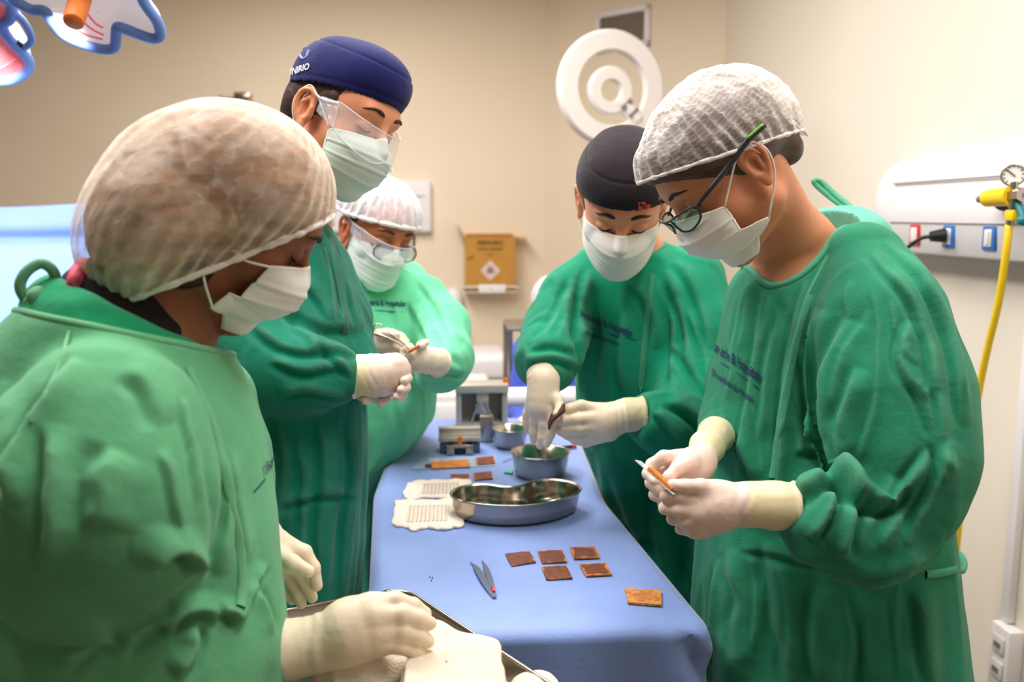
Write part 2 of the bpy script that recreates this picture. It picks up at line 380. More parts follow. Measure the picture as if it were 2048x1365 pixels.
# plug and cable
pl = thing('power_cable', 'black plug and cable in the blue framed socket of the headwall unit', 'cable', (1.27, 2.193, 1.445))
a = np.array((1.268, 2.193, 1.448)); MB().cyl((1.2695, 2.193, 1.448), (1.235, 2.2, 1.445), .019, .013).done('plug', M['black'], pl)
tube('cord', [(1.24, 2.2, 1.445), (1.215, 2.215, 1.438), (1.19, 2.25, 1.40), (1.18, 2.28, 1.33), (1.20, 2.29, 1.2), (1.25, 2.3, 1.0), (1.3, 2.31, .7), (1.33, 2.31, .4)], .005, M['black'], pl)
# regulator
rg = thing('gas_regulator', 'yellow and chrome gas regulator with round gauge on the headwall unit', 'regulator', (1.27, 2.0, 1.54))
def RP(x, y, X=1.215): return plane_hit(x, y, (X, 0, 0), (1, 0, 0))
c1 = RP(1978, 397); c2 = RP(2036, 392)
MB().cyl(RP(1975, 397), RP(2020, 393), .019, .021, 32).cyl(RP(2020, 393), RP(2026, 392), .023, .023, 32).done('regulator_body', M['yellow'], rg)
MB().cyl(RP(1974, 397), RP(1971, 397), .013, .012).done('blue_cap', M['blue'], rg)
MB().cyl(RP(1971, 398), RP(1962, 399), .006, .006).cyl(RP(1964, 399), RP(1958, 399), .009, .008).done('nozzle', M['steelb'], rg)
MB().cyl(RP(2026, 392), RP(2046, 390), .016, .016, 6).cyl(RP(2030, 392), RP(2029, 365), .008, .008).cyl(RP(2031, 395), RP(2028, 420), .013, .010).cyl(RP(2040, 391), RP(2040, 391)+np.array((.062, 0, 0)), .012, .012).done('fitting', M['steel'], rg)
MB().cyl(RP(2010, 400, 1.24), RP(2010, 400, 1.277), .025, .025).done('wall_valve', M['purple'], rg)
gc = RP(2027, 350); ga = nrm(CAM-gc+np.array((-.2, 0, 0)))
MB().lathe([(.0, -.012), (.023, -.012), (.025, 0), (.025, .006), (.022, .007), (.022, .003)], gc, 40, ga).done('gauge_case', M['steelb'], rg)
MB().lathe([(0, .003), (.0215, .003)], gc, 40, ga).done('gauge_dial', M['gaugeface'], rg)
g1 = nrm(np.cross(ga, (0, 0, 1))); g2 = np.cross(g1, ga)
mb = MB().cyl(gc+ga*.005-g1*.004-g2*.003, gc+ga*.005+g1*.013+g2*.012, .0012)
for t in range(0, 280, 28):
    th = math.radians(t-50); dv = g1*math.cos(th)+g2*math.sin(th); mb.cyl(gc+ga*.004+dv*.016, gc+ga*.004+dv*.020, .0007, n=6)
mb.done('gauge_needle', M['ink'], rg)
MB().box(RP(2025, 431), (.02, .03, .024), bev=.004).done('yellow_connector', M['yellow'], rg)
MB().cyl(RP(2036, 408), RP(2048, 440), .007, .007).sph(RP(2046, 441), .012).done('teal_tap', M['teal'], rg)
hs = thing('gas_hose', 'yellow hose hanging down from the gas regulator', 'hose', RP(2016, 445))
MB().cyl(RP(2022, 436), RP(2018, 452), .008, .008).done('crimp', M['steelb'], hs)
pts = [RP(2018, 450)] + [plane_hit(x, y, (X, 0, 0), (1, 0, 0)) for x, y, X in ((2013, 500, 1.21), (1998, 600, 1.215), (1977, 690, 1.22), (1962, 760, 1.225), (1950, 830, 1.23), (1938, 905, 1.24), (1922, 1010, 1.25), (1905, 1200, 1.26), (1900, 1340, 1.27))]
tube('hose_tube', pts, .0082, M['hose'], hs, 16)
# conduit and outlet box
cp = thing('conduit', 'slim white cable conduit running down the right wall', 'conduit', (XR, 1.985, .47))
pa = plane_hit(2012, 1272, (1.375, 0, 0), (1, 0, 0)); 
MB().box((XR-.011, 1.975, .97), (.02, .032, .95), bev=.003).done('conduit_body', M['white'], cp)
ob = thing('wall_outlet', 'double white outlet box below the conduit on the right wall', 'outlet', (XR, 1.96, .38))
MB().box((XR-.02, 1.955, .405), (.04, .075, .175), bev=.006).done('box', M['white'], ob)
for z in (.445, .38): MB().box((XR-.042, 1.955, z), (.006, .045, .045), bev=.004).done('socket', M['offw'], ob); MB().box((XR-.046, 1.955, z), (.003, .022, .012)).done('socket_hole', M['grey'], ob)
# ================================================================ vent on the corner wall
cw = nrm((YC-YB, -(XR-XB)*1.0, 0)); cw = nrm(np.array((-(YB-YC), -(XR-XB), 0)))   # normal of the corner wall into the room
cpnt = (XB, YB, 0); cdir = nrm((XR-XB, YC-YB, 0))
A = plane_hit(1195, 28, cpnt, cw); B = plane_hit(1303, 13, cpnt, cw); C_ = plane_hit(1300, 92, cpnt, cw)
vt = thing('air_vent', 'white framed wall vent with grey louvres behind the ring lamp', 'vent', (A+B)/2-np.array((0, 0, .1)))
wv_ = float(np.linalg.norm(B[:2]-A[:2])); hv = float(A[2]-C_[2]); cen = (A+B)/2; cen[2] = A[2]-hv/2
Rv = Matrix((Vector(cdir), Vector(-cw), Vector((0, 0, 1)))).transposed().to_4x4()
f = MB()
for s_ in (-1, 1):
    f.box(cen+cdir*s_*(wv_/2-.015)+cw*.012, (.03, .024, hv), Rv, .003); f.box(cen+np.array((0, 0, s_*(hv/2-.015)))+cw*.012, (wv_, .024, .03), Rv, .003)
f.done('frame', M['white'], vt)
MB().box(cen+cw*.004, (wv_-.05, .006, hv-.05), Rv).done('backing', mat('vent shadow grey', (120, 105, 95), .8), vt)
mv = mat('louvre grey', (168, 152, 140), .6)
for i in range(8):
    z = cen[2]-hv/2+.04+i*(hv-.08)/7
    MB().box((cen[0]+cw[0]*.012, cen[1]+cw[1]*.012, z), (wv_-.055, .016, .004), Rv @ Matrix.Rotation(math.radians(35), 4, 'X')).done('louvre', mv, vt)
# ================================================================ ring lamp
LD = 3.4; rc = P(1222, 177, LD); rl = thing('ring_lamp', 'white ring shaped surgical lamp turned edge up before the vent', 'surgical lamp', rc)
ln = nrm(camv(.30, .0, -1)*1.0+np.array((0, 0, -.12))); lu = nrm(np.cross(np.cross(ln, (0, 0, 1)), ln)); lr = np.cross(lu, ln)
def ringprof(ri, ro, t): return [(ri, -t*.5), (ri+.008, -t), (ro-.02, -t), (ro, -t*.4), (ro, t*.3), (ro-.012, t), (ri+.006, t), (ri, t*.4), (ri, -t*.5)]
MB().lathe(ringprof(.140, .222, .022), rc, 72, ln).done('outer_ring', M['offw'], rl)
MB().lathe(ringprof(.040, .095, .018), rc-lr*.003+lu*-.01, 56, ln).done('inner_ring', M['offw'], rl)
e1 = rc+lr*-.0+nrm(lr*.62-lu*.78)*.07; dv = nrm(lr*.62-lu*.78)
# seen from the front, right is -lr or lr depending on the lamp's facing: take the picture's lower right
dr = nrm(RT*.62-UP*.62); dr = nrm(dr-ln*(dr@ln))
MB().cyl(rc+dr*.06, rc+dr*.16, .028, .034).done('joint', M['offw'], rl)
MB().box(rc+dr*.085+ln*.026, (.052, .006, .02), Matrix((Vector(np.cross(ln, dr)), Vector(ln), Vector(dr))).transposed().to_4x4()).done('dark_slot', M['grey'], rl)
MB().box(rc+dr*.125+ln*.031, (.048, .006, .012), Matrix((Vector(np.cross(ln, dr)), Vector(ln), Vector(dr))).transposed().to_4x4()).done('dark_slot', M['grey'], rl)
ep = rc+dr*.20
wm = plane_hit(1400, 330, cpnt, cw)
tube('support_arm', [rc+dr*.19, rc+dr*.26-ln*.04, rc+dr*.32-ln*.2, wm*.5+(rc+dr*.3)*.5-np.array((0, 0, .02)), wm], .02, M['offw'], rl, 16)
MB().cyl(wm+cw*.0, wm+cw*.04, .07, .06).done('wall_mount', M['offw'], rl)
# ================================================================ sharps box on back wall
def WB(x, y, Y=YB): return plane_hit(x, y, (0, Y, 0), (0, 1, 0))
sb = thing('sharps_box', 'open brown cardboard sharps box with diamond hazard label on the back wall', 'box', (.225, YB, 1.05))
x0, x1, z0, z1 = .075, .372, 1.055, 1.375; yf = 5.18
mb = MB()
for (c, s_) in (((x0+x1)/2, yf+.002, (z0+z1)/2), (x1-x0, .004, z1-z0)), (((x0+x1)/2, YB-.006, (z0+z1)/2), (x1-x0, .004, z1-z0)), ((x0+.002, (yf+YB-.004)/2, (z0+z1)/2), (.004, YB-yf-.01, z1-z0)), ((x1-.002, (yf+YB-.004)/2, (z0+z1)/2), (.004, YB-yf-.01, z1-z0)), (((x0+x1)/2, (yf+YB-.004)/2, z0+.002), (x1-x0, YB-yf-.01, .004)): mb.box(c, s_)
mb.done('carton', M['card'], sb, smooth=False)
MB().box((x0-.022, 5.25, z1+.033), (.004, .13, .085), Matrix.Rotation(-.55, 4, 'Y')).done('flap', M['card'], sb, smooth=False)
MB().box((x1+.036, 5.25, z1-.008), (.075, .13, .004), Matrix.Rotation(.12, 4, 'Y')).done('flap', M['card'], sb, smooth=False)
MB().box(((x0+x1)/2, 5.30, z1+.008), (.28, .05, .004), Matrix.Rotation(.2, 4, 'X')).done('flap', M['card'], sb, smooth=False)
ml = mat('pinkish white label', (222, 196, 190), .7)
d = MB(); d.box((.225, yf-.0015, 1.175), (.085, .002, .085), Matrix.Rotation(math.pi/4, 4, 'Y')); d.done('hazard_label', ml, sb, smooth=False)
mk = MB()
for k in range(3):
    th = math.pi/2+k*2*math.pi/3; mk.lathe([(.0075, -.001), (.0125, -.001), (.0125, .001), (.0075, .001), (.0075, -.001)], (.225+.012*math.cos(th), yf-.004, 1.176+.012*math.sin(th)), 20, (0, 1, 0))
mk.cyl((.225, yf-.003, 1.176), (.225, yf-.005, 1.176), .006).done('hazard_symbol', M['ink'], sb)
flat_text('box_text', 'PERFURO', .036, (.225, yf-.002, 1.325), (1, 0, 0), (0, 0, 1), M['ink'], sb)
flat_text('box_text', 'Resíduo infectante', .020, (.225, yf-.002, 1.297), (1, 0, 0), (0, 0, 1), M['ink'], sb)
flat_text('box_text', '13 L', .020, (.225, yf-.002, 1.262), (1, 0, 0), (0, 0, 1), M['ink'], sb)
flat_text('box_text', 'USO', .020, (.112, yf-.002, 1.245), (1, 0, .35), (-.35, 0, 1), M['ink'], sb)
sr = thing('sharps_box_holder', 'white metal holder with label under the cardboard sharps box', 'bracket', (.225, YB, 1.04))
MB().box((.225, 5.255, 1.046), (.31, .145, .008), bev=.002).box((.225, yf-.010, 1.078), (.32, .006, .012), bev=.002).box((.064, 5.25, 1.078), (.006, .15, .012)).box((.386, 5.25, 1.078), (.006, .15, .012)).done('rail', M['offw'], sr)
MB().box((.235, yf-.016, 1.068), (.16, .004, .05), bev=.002).done('label_plate', M['white'], sr)
MB().cyl((.225, yf-.019, 1.07), (.225, yf-.0215, 1.07), .008).done('label_mark', mat('yellow mark', (225, 205, 120), .6), sr)
# ================================================================ soap dispenser, bin, stand, bottle
dp = thing('soap_dispenser', 'white wall soap dispenser with green label left of the cardboard box', 'dispenser', (.0, YB, .9))
MB().box((.005, YB-.05, .94), (.105, .09, .20), bev=.03, seg=5).done('housing', M['offw'], dp); MB().lathe([(0, .05), (.03, .045), (.052, .02), (.055, -.03), (.05, -.06)], (.005, YB-.06, 1.02), 32).done('cover', M['white'], dp)
MB().box((-.005, YB-.0975, .985), (.036, .004, .02), bev=.002).done('green_label', M['green'], dp); MB().box((-.005, YB-.0975, .925), (.03, .004, .07), bev=.002).done('violet_label', mat('pale violet print', (178, 165, 195), .6), dp)
MB().box((.05, YB-.07, .80), (.07, .12, .05), bev=.012, seg=3).done('drip_tray', mat('brown tray', (140, 105, 80), .5), dp)
bn = thing('waste_bin', 'white pedal waste bin with black liner against the back wall', 'bin', (.14, 4.75, 0))
MB().box((.135, 4.72, .29), (.30, .36, .58), bev=.03, seg=3).done('bin_body', M['offw'], bn)
MB().box((.135, 4.72, .60), (.315, .375, .055), bev=.012).done('bin_liner', M['black'], bn)
mb = MB(); mb.box((.125, 4.72, .70), (.33, .38, .15), bev=.045, seg=5); mb.done('bin_lid', M['white'], bn)
# side stand with pole legs
st = thing('instrument_stand', 'small steel stand with flat top beside the gowned person in black cap', 'stand', (.28, 3.6, 0))
q = P(1045, 650, 3.6); mb = MB().box((q[0]+.06, q[1], q[2]), (.26, .30, .015), bev=.004).done('stand_top', M['steelb'], st)
for sx in (-.06, .17):
    for sy in (-.13, .13): MB().cyl((q[0]+sx, q[1]+sy, 0), (q[0]+sx, q[1]+sy, q[2]), .012).done('leg', M['steelb'], st)
# white cart behind
ct = thing('medical_cart', 'white medical cart in front of the waste bin', 'cart', (-.14, 3.3, 0))
q = P(935, 775, 3.3); MB().box((q[0]-.05, q[1]+.1, q[2]/2), (.28, .4, q[2]), bev=.02, seg=3).done('cart_body', M['offw'], ct)
MB().box((q[0]-.05, q[1]-.105, q[2]-.1), (.24, .012, .12), bev=.006).done('drawer', M['white'], ct)
rlr = thing('paper_roll', 'white roll lying across behind the instrument table', 'roll', P(1095, 795, 2.8))
ra = P(1000, 795, 2.8); rb = P(1178, 793, 2.8)
MB().cyl(ra, rb, .031, n=40).done('roll', M['white'], rlr); MB().cyl(ra-(rb-ra)*.02, rb+(rb-ra)*.02, .012).done('core', M['card'], rlr)
rs = thing('roll_rack', 'low grey rack carrying the white roll', 'rack', (ra[0], ra[1], 0))
for e in (.03, .36):
    c = ra+(rb-ra)*e; MB().box((c[0], c[1], (c[2]-.03)/2), (.02, .05, c[2]-.03)).done('post', M['steelb'], rs)
# ================================================================ back wall: gas panel, monitor, bracket
gp = thing('gas_outlet_unit', 'white wall unit with round outlets behind the person in glasses', 'wall unit', (-.45, YB, 1.55))
MB().box((-.46, YB-.03, 1.55), (.68, .06, .31), bev=.02, seg=4).done('panel_body', M['white'], gp)
for x, z in ((-.70, 1.54), (-.71, 1.47), (-.62, 1.50), (-.2, 1.5)):
    MB().cyl((x, YB-.06, z), (x, YB-.085, z), .024, .02).done('outlet', M['offw'], gp); MB().cyl((x, YB-.085, z), (x, YB-.092, z), .012, .011).done('outlet_core', M['grey'], gp)
MB().box((-.46, YB-.0625, 1.61), (.6, .004, .004)).done('panel_groove', M['grey'], gp)
mn = thing('monitor', 'small white framed monitor with dark blue screen on the back wall', 'monitor', (-1.78, YB, 1.75))
MB().box((-1.77, YB-.04, 1.765), (.31, .07, .27), bev=.012, seg=3).done('housing', M['white'], mn); MB().box((-1.765, YB-.077, 1.77), (.22, .004, .19)).done('screen', mat('dark blue screen', (30, 34, 110), .25, emit=.25), mn)
MB().box((-1.77, YB-.078, 1.655), (.1, .004, .012)).done('button_row', M['grey'], mn)
br = thing('wall_bracket', 'small chrome wall bracket high on the back wall', 'bracket', (-1.22, YB, 2.17))
q = WB(480, 198); mb = MB().cyl((q[0], YB, q[2]), (q[0], YB-.09, q[2]), .012).cyl((q[0]-.09, YB-.08, q[2]-.01), (q[0]+.07, YB-.08, q[2]-.01), .010).done('arm', M['steel'], br)
MB().box((q[0]+.03, YB-.05, q[2]+.005), (.09, .09, .045), bev=.008).done('clamp', M['steel'], br)
MB().cyl((q[0]-.09, YB-.08, q[2]-.04), (q[0]-.09, YB-.08, q[2]+.01), .008).done('hook', M['steel'], br)
# ================================================================ operating table with light blue drapes, far left
ot = thing('operating_table', 'operating table draped in light blue behind the person with large hair net', 'operating table', (-1.5, 2.6, 0))
def sheet(name, f, nu, nv, m, parent, thick=.002):
    V = np.array([[f(i/nu, j/nv) for i in range(nu+1)] for j in range(nv+1)]).reshape(-1, 3); w_ = nu+1
    Q = np.array([(j*w_+i, j*w_+i+1, (j+1)*w_+i+1, (j+1)*w_+i) for j in range(nv) for i in range(nu)])
    o = link(name, mesh(name, V, Q), m, parent)
    if thick: s_ = o.modifiers.new('thick', 'SOLIDIFY'); s_.thickness = thick; s_.offset = 0
    return o
def scr(u, v):   # anaesthesia screen: a hanging, sagging sheet
    x = -2.35+1.62*u; top = 1.60-.07*u+.03*math.cos(u*7)-.05*abs(u-.25); z = top-(top-.98)*v**1.1
    y = 2.95-.55*math.sin(v*1.5)*.55+.035*math.sin(u*11+v*2)*v+.05*math.exp(-((v-.16-.1*u)/.05)**2)-.02*math.sin(u*23+1)*v*(1-v)
    y -= .16*math.exp(-((v)/.1)**2)*0
    return (x, y, z)
sheet('hanging_drape', scr, 90, 60, M['drapel'], ot)
def tabl(u, v):
    x = -2.5+1.85*u; y = 2.75-.85*v; z = .99+.05*math.sin(u*5+1)*math.sin(v*3.1)+.012*math.sin(u*19+v*8)
    if v > .82: z -= (v-.82)/.18*.6; y = 2.75-.85*.82-.03*math.sin(u*30)
    return (x, y, z)
sheet('table_drape', tabl, 90, 50, M['drapel'], ot)
MB().box((-1.58, 2.45, .86), (1.7, .5, .1), bev=.02).done('tabletop', M['steelb'], ot)
MB().box((-1.58, 2.45, .42), (.45, .35, .80), bev=.02).done('pedestal', M['steelb'], ot)
MB().box((-1.58, 2.45, .03), (.9, .45, .06), bev=.02).done('foot_plate', M['steelb'], ot)
mb = MB()
for x in (-2.35, -.73): mb.cyl((x, 2.97, .86), (x, 2.97, 1.6 if x < -1 else 1.53), .012)
mb.cyl((-2.35, 2.97, .9), (-.73, 2.97, .9), .012).done('screen_frame', M['steelb'], ot)
# ================================================================ surgical lamp (two petals), top left
def lamp_plane(p, n): return lambda x, y: plane_hit(x, y, p, n)
M['lampface'] = mat('lit lamp cover', (235, 222, 222), .4, emit=.38)
M['lamppink'] = mat('pink lit lamp cover', (240, 120, 125), .4, emit=.2)
M['lamprim'] = mat('blue white lamp rim', (110, 142, 215), .35)
M['lampshell'] = mat('lamp shell', (226, 220, 222), .4)
def lamp_head(name, label, poly, p0, nn, handle=None, face='lampface', ribs=()):
    nn = nrm(nn); pl_ = lamp_plane(p0, nn); pts = smooth_path([pl_(*q) for q in poly+[poly[0]]], 5)[:-1]; cen = pts.mean(0)
    t = thing(name, label, 'surgical lamp', cen); n_ = len(pts)
    V = list(pts); Q = []; back = []
    for k, (s_, h) in enumerate(((1.0, .004), (1.0, .03), (.86, .055), (.5, .075), (0.02, .08))): back += [cen+(q-cen)*s_-nn*h for q in pts]
    V = back
    for r in range(4): Q += [(r*n_+i, r*n_+(i+1) % n_, (r+1)*n_+(i+1) % n_, (r+1)*n_+i) for i in range(n_)]
    link('shell', mesh('shell', np.array(V), Q), M['lampshell'], t)
    V = []
    for s_, h in ((.985, .002), (.8, .006), (.5, .012), (.02, .012)): V += [cen+(q-cen)*s_-nn*h for q in pts]
    Q = [(r*n_+i, r*n_+(i+1) % n_, (r+1)*n_+(i+1) % n_, (r+1)*n_+i) for r in range(3) for i in range(n_)]
    link('lit_cover', mesh('lit_cover', np.array(V), Q), M[face], t)
    tube('rim', list(pts[::2])+[pts[0], pts[2]], .011, M['lamprim'], t, 12, 3)
    for rb_ in ribs: tube('rib', [pl_(*q)+nn*.001 for q in rb_], .0022, M['lamppink'], t, 8)
    return t
ln1 = nrm((.05, -.62, -.78))
poly1 = [(28, 0), (61, 19), (89, 23), (104, 44), (127, 70), (169, 89), (211, 99), (230, 92), (233, 61), (241, 55), (281, 70), (309, 77), (321, 68), (314, 42), (290, 8), (250, -60), (150, -110), (40, -70)]
L1 = lamp_head('surgical_lamp', 'large white petal shaped surgical lamp, lit, with orange handle, top left', poly1, P(160, 40, 1.75), ln1,
               ribs=[[(150, 58), (175, 70), (205, 78)], [(155, 30), (180, 55), (208, 70)], [(170, 20), (190, 45), (206, 55)]])
ha = P(146, 46, 1.66); hb = plane_hit(162, -8, P(160, 40, 1.75), ln1)
MB().lathe([(.0, 0), (.015, .001), (.0185, .004), (.020, .03), (.021, .13)], ha, 32, hb-ha).done('handle', M['orange'], L1)
poly2 = [(-90, 20), (-30, -10), (12, -2), (24, 18), (20, 38), (5, 50), (14, 72), (36, 96), (56, 118), (56, 140), (30, 158), (0, 162), (-70, 150)]
L2 = lamp_head('surgical_lamp', 'pink lit petal shaped surgical lamp at the left edge of the picture', poly2, P(10, 100, 1.9), nrm((.1, -.62, -.78)), face='lamppink', ribs=[[(0, 138), (20, 126), (34, 117)]])
pl2 = lamp_plane(P(10, 100, 1.9), nrm((.1, -.62, -.78)))
tube('grip_loop', [pl2(*q) for q in ((14, 20), (30, 26), (48, 44), (60, 66), (62, 82), (52, 93), (40, 96))], .0075, M['lamprim'], L2, 12)
MB().cyl(pl2(44, 92), pl2(33, 84), .006).done('latch', M['black'], L2)
for t, p in ((L1, (-.95, 1.9)), (L2, (-1.15, 2.05))):
    lo = Vector(t.location); tube('support_arm', [lo+Vector((0, .04, .07)), lo+Vector((0, .1, .25)), (p[0], p[1], 2.45), (p[0], p[1], 2.88)], .022, M['lampshell'], t, 16)
c1_ = P(150, 20, 1.75)+ln1*.06
def spot(name, loc, aim, power, col):
    l = bpy.data.lights.new(name, 'SPOT'); l.energy = power; l.color = col; l.spot_size = math.radians(62); l.spot_blend = .7; l.shadow_soft_size = .09
    o = bpy.data.objects.new(name, l); COL.objects.link(o); o.location = loc; o.rotation_euler = (Vector(aim)-Vector([float(v) for v in loc])).to_track_quat('-Z', 'Y').to_euler()
spot('surgical_lamp_light', P(120, 20, 1.75)+ln1*.03, (-1.35, 2.8, 1.1), 60, (1, .95, .92)); spot('surgical_lamp_light', P(-10, 90, 1.9)+ln1*.03, (-1.75, 2.8, 1.2), 45, (1, .95, .93))
# ================================================================ instrument table
TP = [(-.125, 1.20), (.375, 1.195), (.352, 1.43), (.318, 1.78), (.335, 2.2), (.352, 2.58), (-.15, 2.58), (-.172, 1.86)]
tb = thing('instrument_table', 'steel instrument table hidden under the blue drape', 'table', (.1, 1.9, 0))
MB().box((.09, 1.9, .882), (.42, 1.32, .02), bev=.004).done('tabletop', M['steelb'], tb)
for x in (-.08, .27):
    for y in (1.3, 2.5): MB().cyl((x, y, 0), (x, y, .875), .014).done('leg', M['steelb'], tb)
def table_drape():
    c = np.array((.095, 1.88)); pts = np.array(TP+[TP[0]], float); seg = np.linalg.norm(np.diff(pts, axis=0), axis=1); cum = np.r_[0, np.cumsum(seg)]; N = 420
    s = np.linspace(0, cum[-1], N, endpoint=False); per = np.stack([np.interp(s, cum, pts[:, i]) for i in (0, 1)], 1)
    ker = np.hanning(13); ker /= ker.sum(); per = np.stack([np.convolve(np.r_[per[-6:, i], per[:, i], per[:6, i]], ker, 'valid') for i in (0, 1)], 1)
    tan = np.roll(per, -1, 0)-np.roll(per, 1, 0); nn = np.stack([tan[:, 1], -tan[:, 0]], 1); nn /= np.linalg.norm(nn, axis=1)[:, None]
    V = []; nt = 36
    for r in range(nt):
        f = (r+.02)/nt
        for i in range(N):
            p = c+(per[i]-c)*f-nn[i]*0; V.append((p[0], p[1], .9))
    V = np.array(V); nz = noise(np.c_[V[:, 0]*9, V[:, 1]*7, V[:, 2]*0+3])*.0012
    V[:, 2] += nz; edge = np.array([(r+.02)/nt for r in range(nt) for i in range(N)]); V[:, 2] -= .010*np.clip((edge-.955)/.03, 0, 1)**2
    ns = 60; S = []
    corner = np.zeros(N)
    for cx, cy in (TP[0], TP[1]): corner = np.maximum(corner, np.exp(-((per[:, 0]-cx)**2+(per[:, 1]-cy)**2)/(.05**2)))
    for r in range(ns):
        t = r/(ns-1); z = .889-.64*t; am = (.012+.016*np.exp(-((per[:, 1]-1.2)/.25)**2))*min(1, t*2.2)**1.3
        ph = np.sin(s*21+1.3*np.sin(s*5))*.6+np.sin(s*43+2*np.sin(s*3+t*2))*.35; ridge_ = am*ph+.03*corner*np.sin(np.clip(t*3.2, 0, 1)*math.pi)+.018*t
        # sharp pulled crease below the near right corner
        cr = -.04*np.exp(-(((per[:, 0]-.345)-(t-.03)*.25)/.014)**2)*np.exp(-((per[:, 1]-1.2)/.03)**2)*min(1, t*14)*math.exp(-t*2)
        q = per+nn*(.004+ridge_+cr)[:, None]*1.0; dz = .006*np.cos(r)*0
        S.append(np.c_[q, np.full(N, z)])
    V = np.vstack([V]+S); R = nt+ns; i = np.arange(N); Q = []
    for r in range(R-1): Q.append(np.stack([r*N+i, r*N+(i+1) % N, (r+1)*N+(i+1) % N, (r+1)*N+i], 1)[:, ::-1])
    o = link('surgical_drape', mesh('surgical_drape', V, np.concatenate(Q)), M['drape'])
    sm = o.modifiers.new('thick', 'SOLIDIFY'); sm.thickness = .0015; sm.offset = -1
    return tag(o, 'blue surgical drape covering the long instrument table', 'drape')
table_drape(); ZT = .9015
# ---------------------------------------------------------------- kidney dish
def kidney(scale, R=.100, r=.058, th=47, n=14):
    out = []; t = math.radians(th)
    for a in np.linspace(-t, t, 22): out.append(((R+r)*math.sin(a), -(R+r)*math.cos(a)+R))
    ce = (R*math.sin(t), -R*math.cos(t)+R)
    for a in np.linspace(0, math.pi, n)[1:-1]: b = -math.pi/2+t+a; out.append((ce[0]+r*math.cos(b), ce[1]+r*math.sin(b)))
    for a in np.linspace(t, -t, 16): out.append(((R-r)*math.sin(a), -(R-r)*math.cos(a)+R))
    ce = (-R*math.sin(t), ce[1])
    for a in np.linspace(0, math.pi, n)[1:-1]: b = math.pi/2-t+a; out.append((ce[0]+r*math.cos(b), ce[1]+r*math.sin(b)))
    return np.array(out)
def kidney_dish():
    k = thing('kidney_dish', 'shiny steel kidney dish on the blue drape in front of the round bowl', 'kidney dish', (.130, 1.675, ZT))
    a = math.radians(9); Rm = np.array([[math.cos(a), -math.sin(a)], [math.sin(a), math.cos(a)]])
    lv = [(.040, .0), (.047, .0015), (.052, .007), (.0555, .022), (.0585, .044), (.0600, .0455), (.0605, .044)]
    inn = [(.0570, .043), (.0545, .022), (.0505, .009), (.045, .0035), (.030, .0028)]
    V = []
    for r, z in inn[::-1]+lv[::-1][:0]: pass
    seq = [(.004, .0028)]+inn[::-1]+[(.0585, .0462), (.0605, .0450)]+[(.0585, .043), (.0560, .022), (.052, .006), (.047, .0005), (.030, 0), (.004, 0)]
    for r, z in seq: q = kidney(1, r=r) @ Rm.T; V += [(x, y, z) for x, y in q]
    n = len(kidney(1)); Q = [(j*n+i, j*n+(i+1) % n, (j+1)*n+(i+1) % n, (j+1)*n+i) for j in range(len(seq)-1) for i in range(n)]
    V = np.array(V)+np.array((.130, 1.675, ZT)); link('dish', mesh('dish', V, Q), M['steel'], k)
    q = kidney(1, r=.0603) @ Rm.T; pts = [(x+.130, y+1.675, ZT+.0450) for x, y in q]; tube('rolled_rim', pts+[pts[0]], .0022, M['steel'], k, 10, 1)
kidney_dish()
def bowl(label, c, r, h, rb):
    t = thing('steel_bowl', label, 'bowl', (c[0], c[1], ZT))
    MB().lathe([(0, .002), (rb*.7, .002), (rb, .005), (rb+.003, .012), (r-.001, h-.002), (r+.003, h), (r+.0035, h-.002), (r+.001, h-.003), (rb+.005, .010), (rb+.001, 0), (0, 0)], (c[0], c[1], ZT), 72).done('bowl_wall', M['steel'], t, auto=False)
bowl('larger round steel bowl behind the kidney dish', (.200, 1.965), .066, .056, .055)
bowl('smaller round steel bowl beside the metal device', (.146, 2.215), .046, .052, .034)
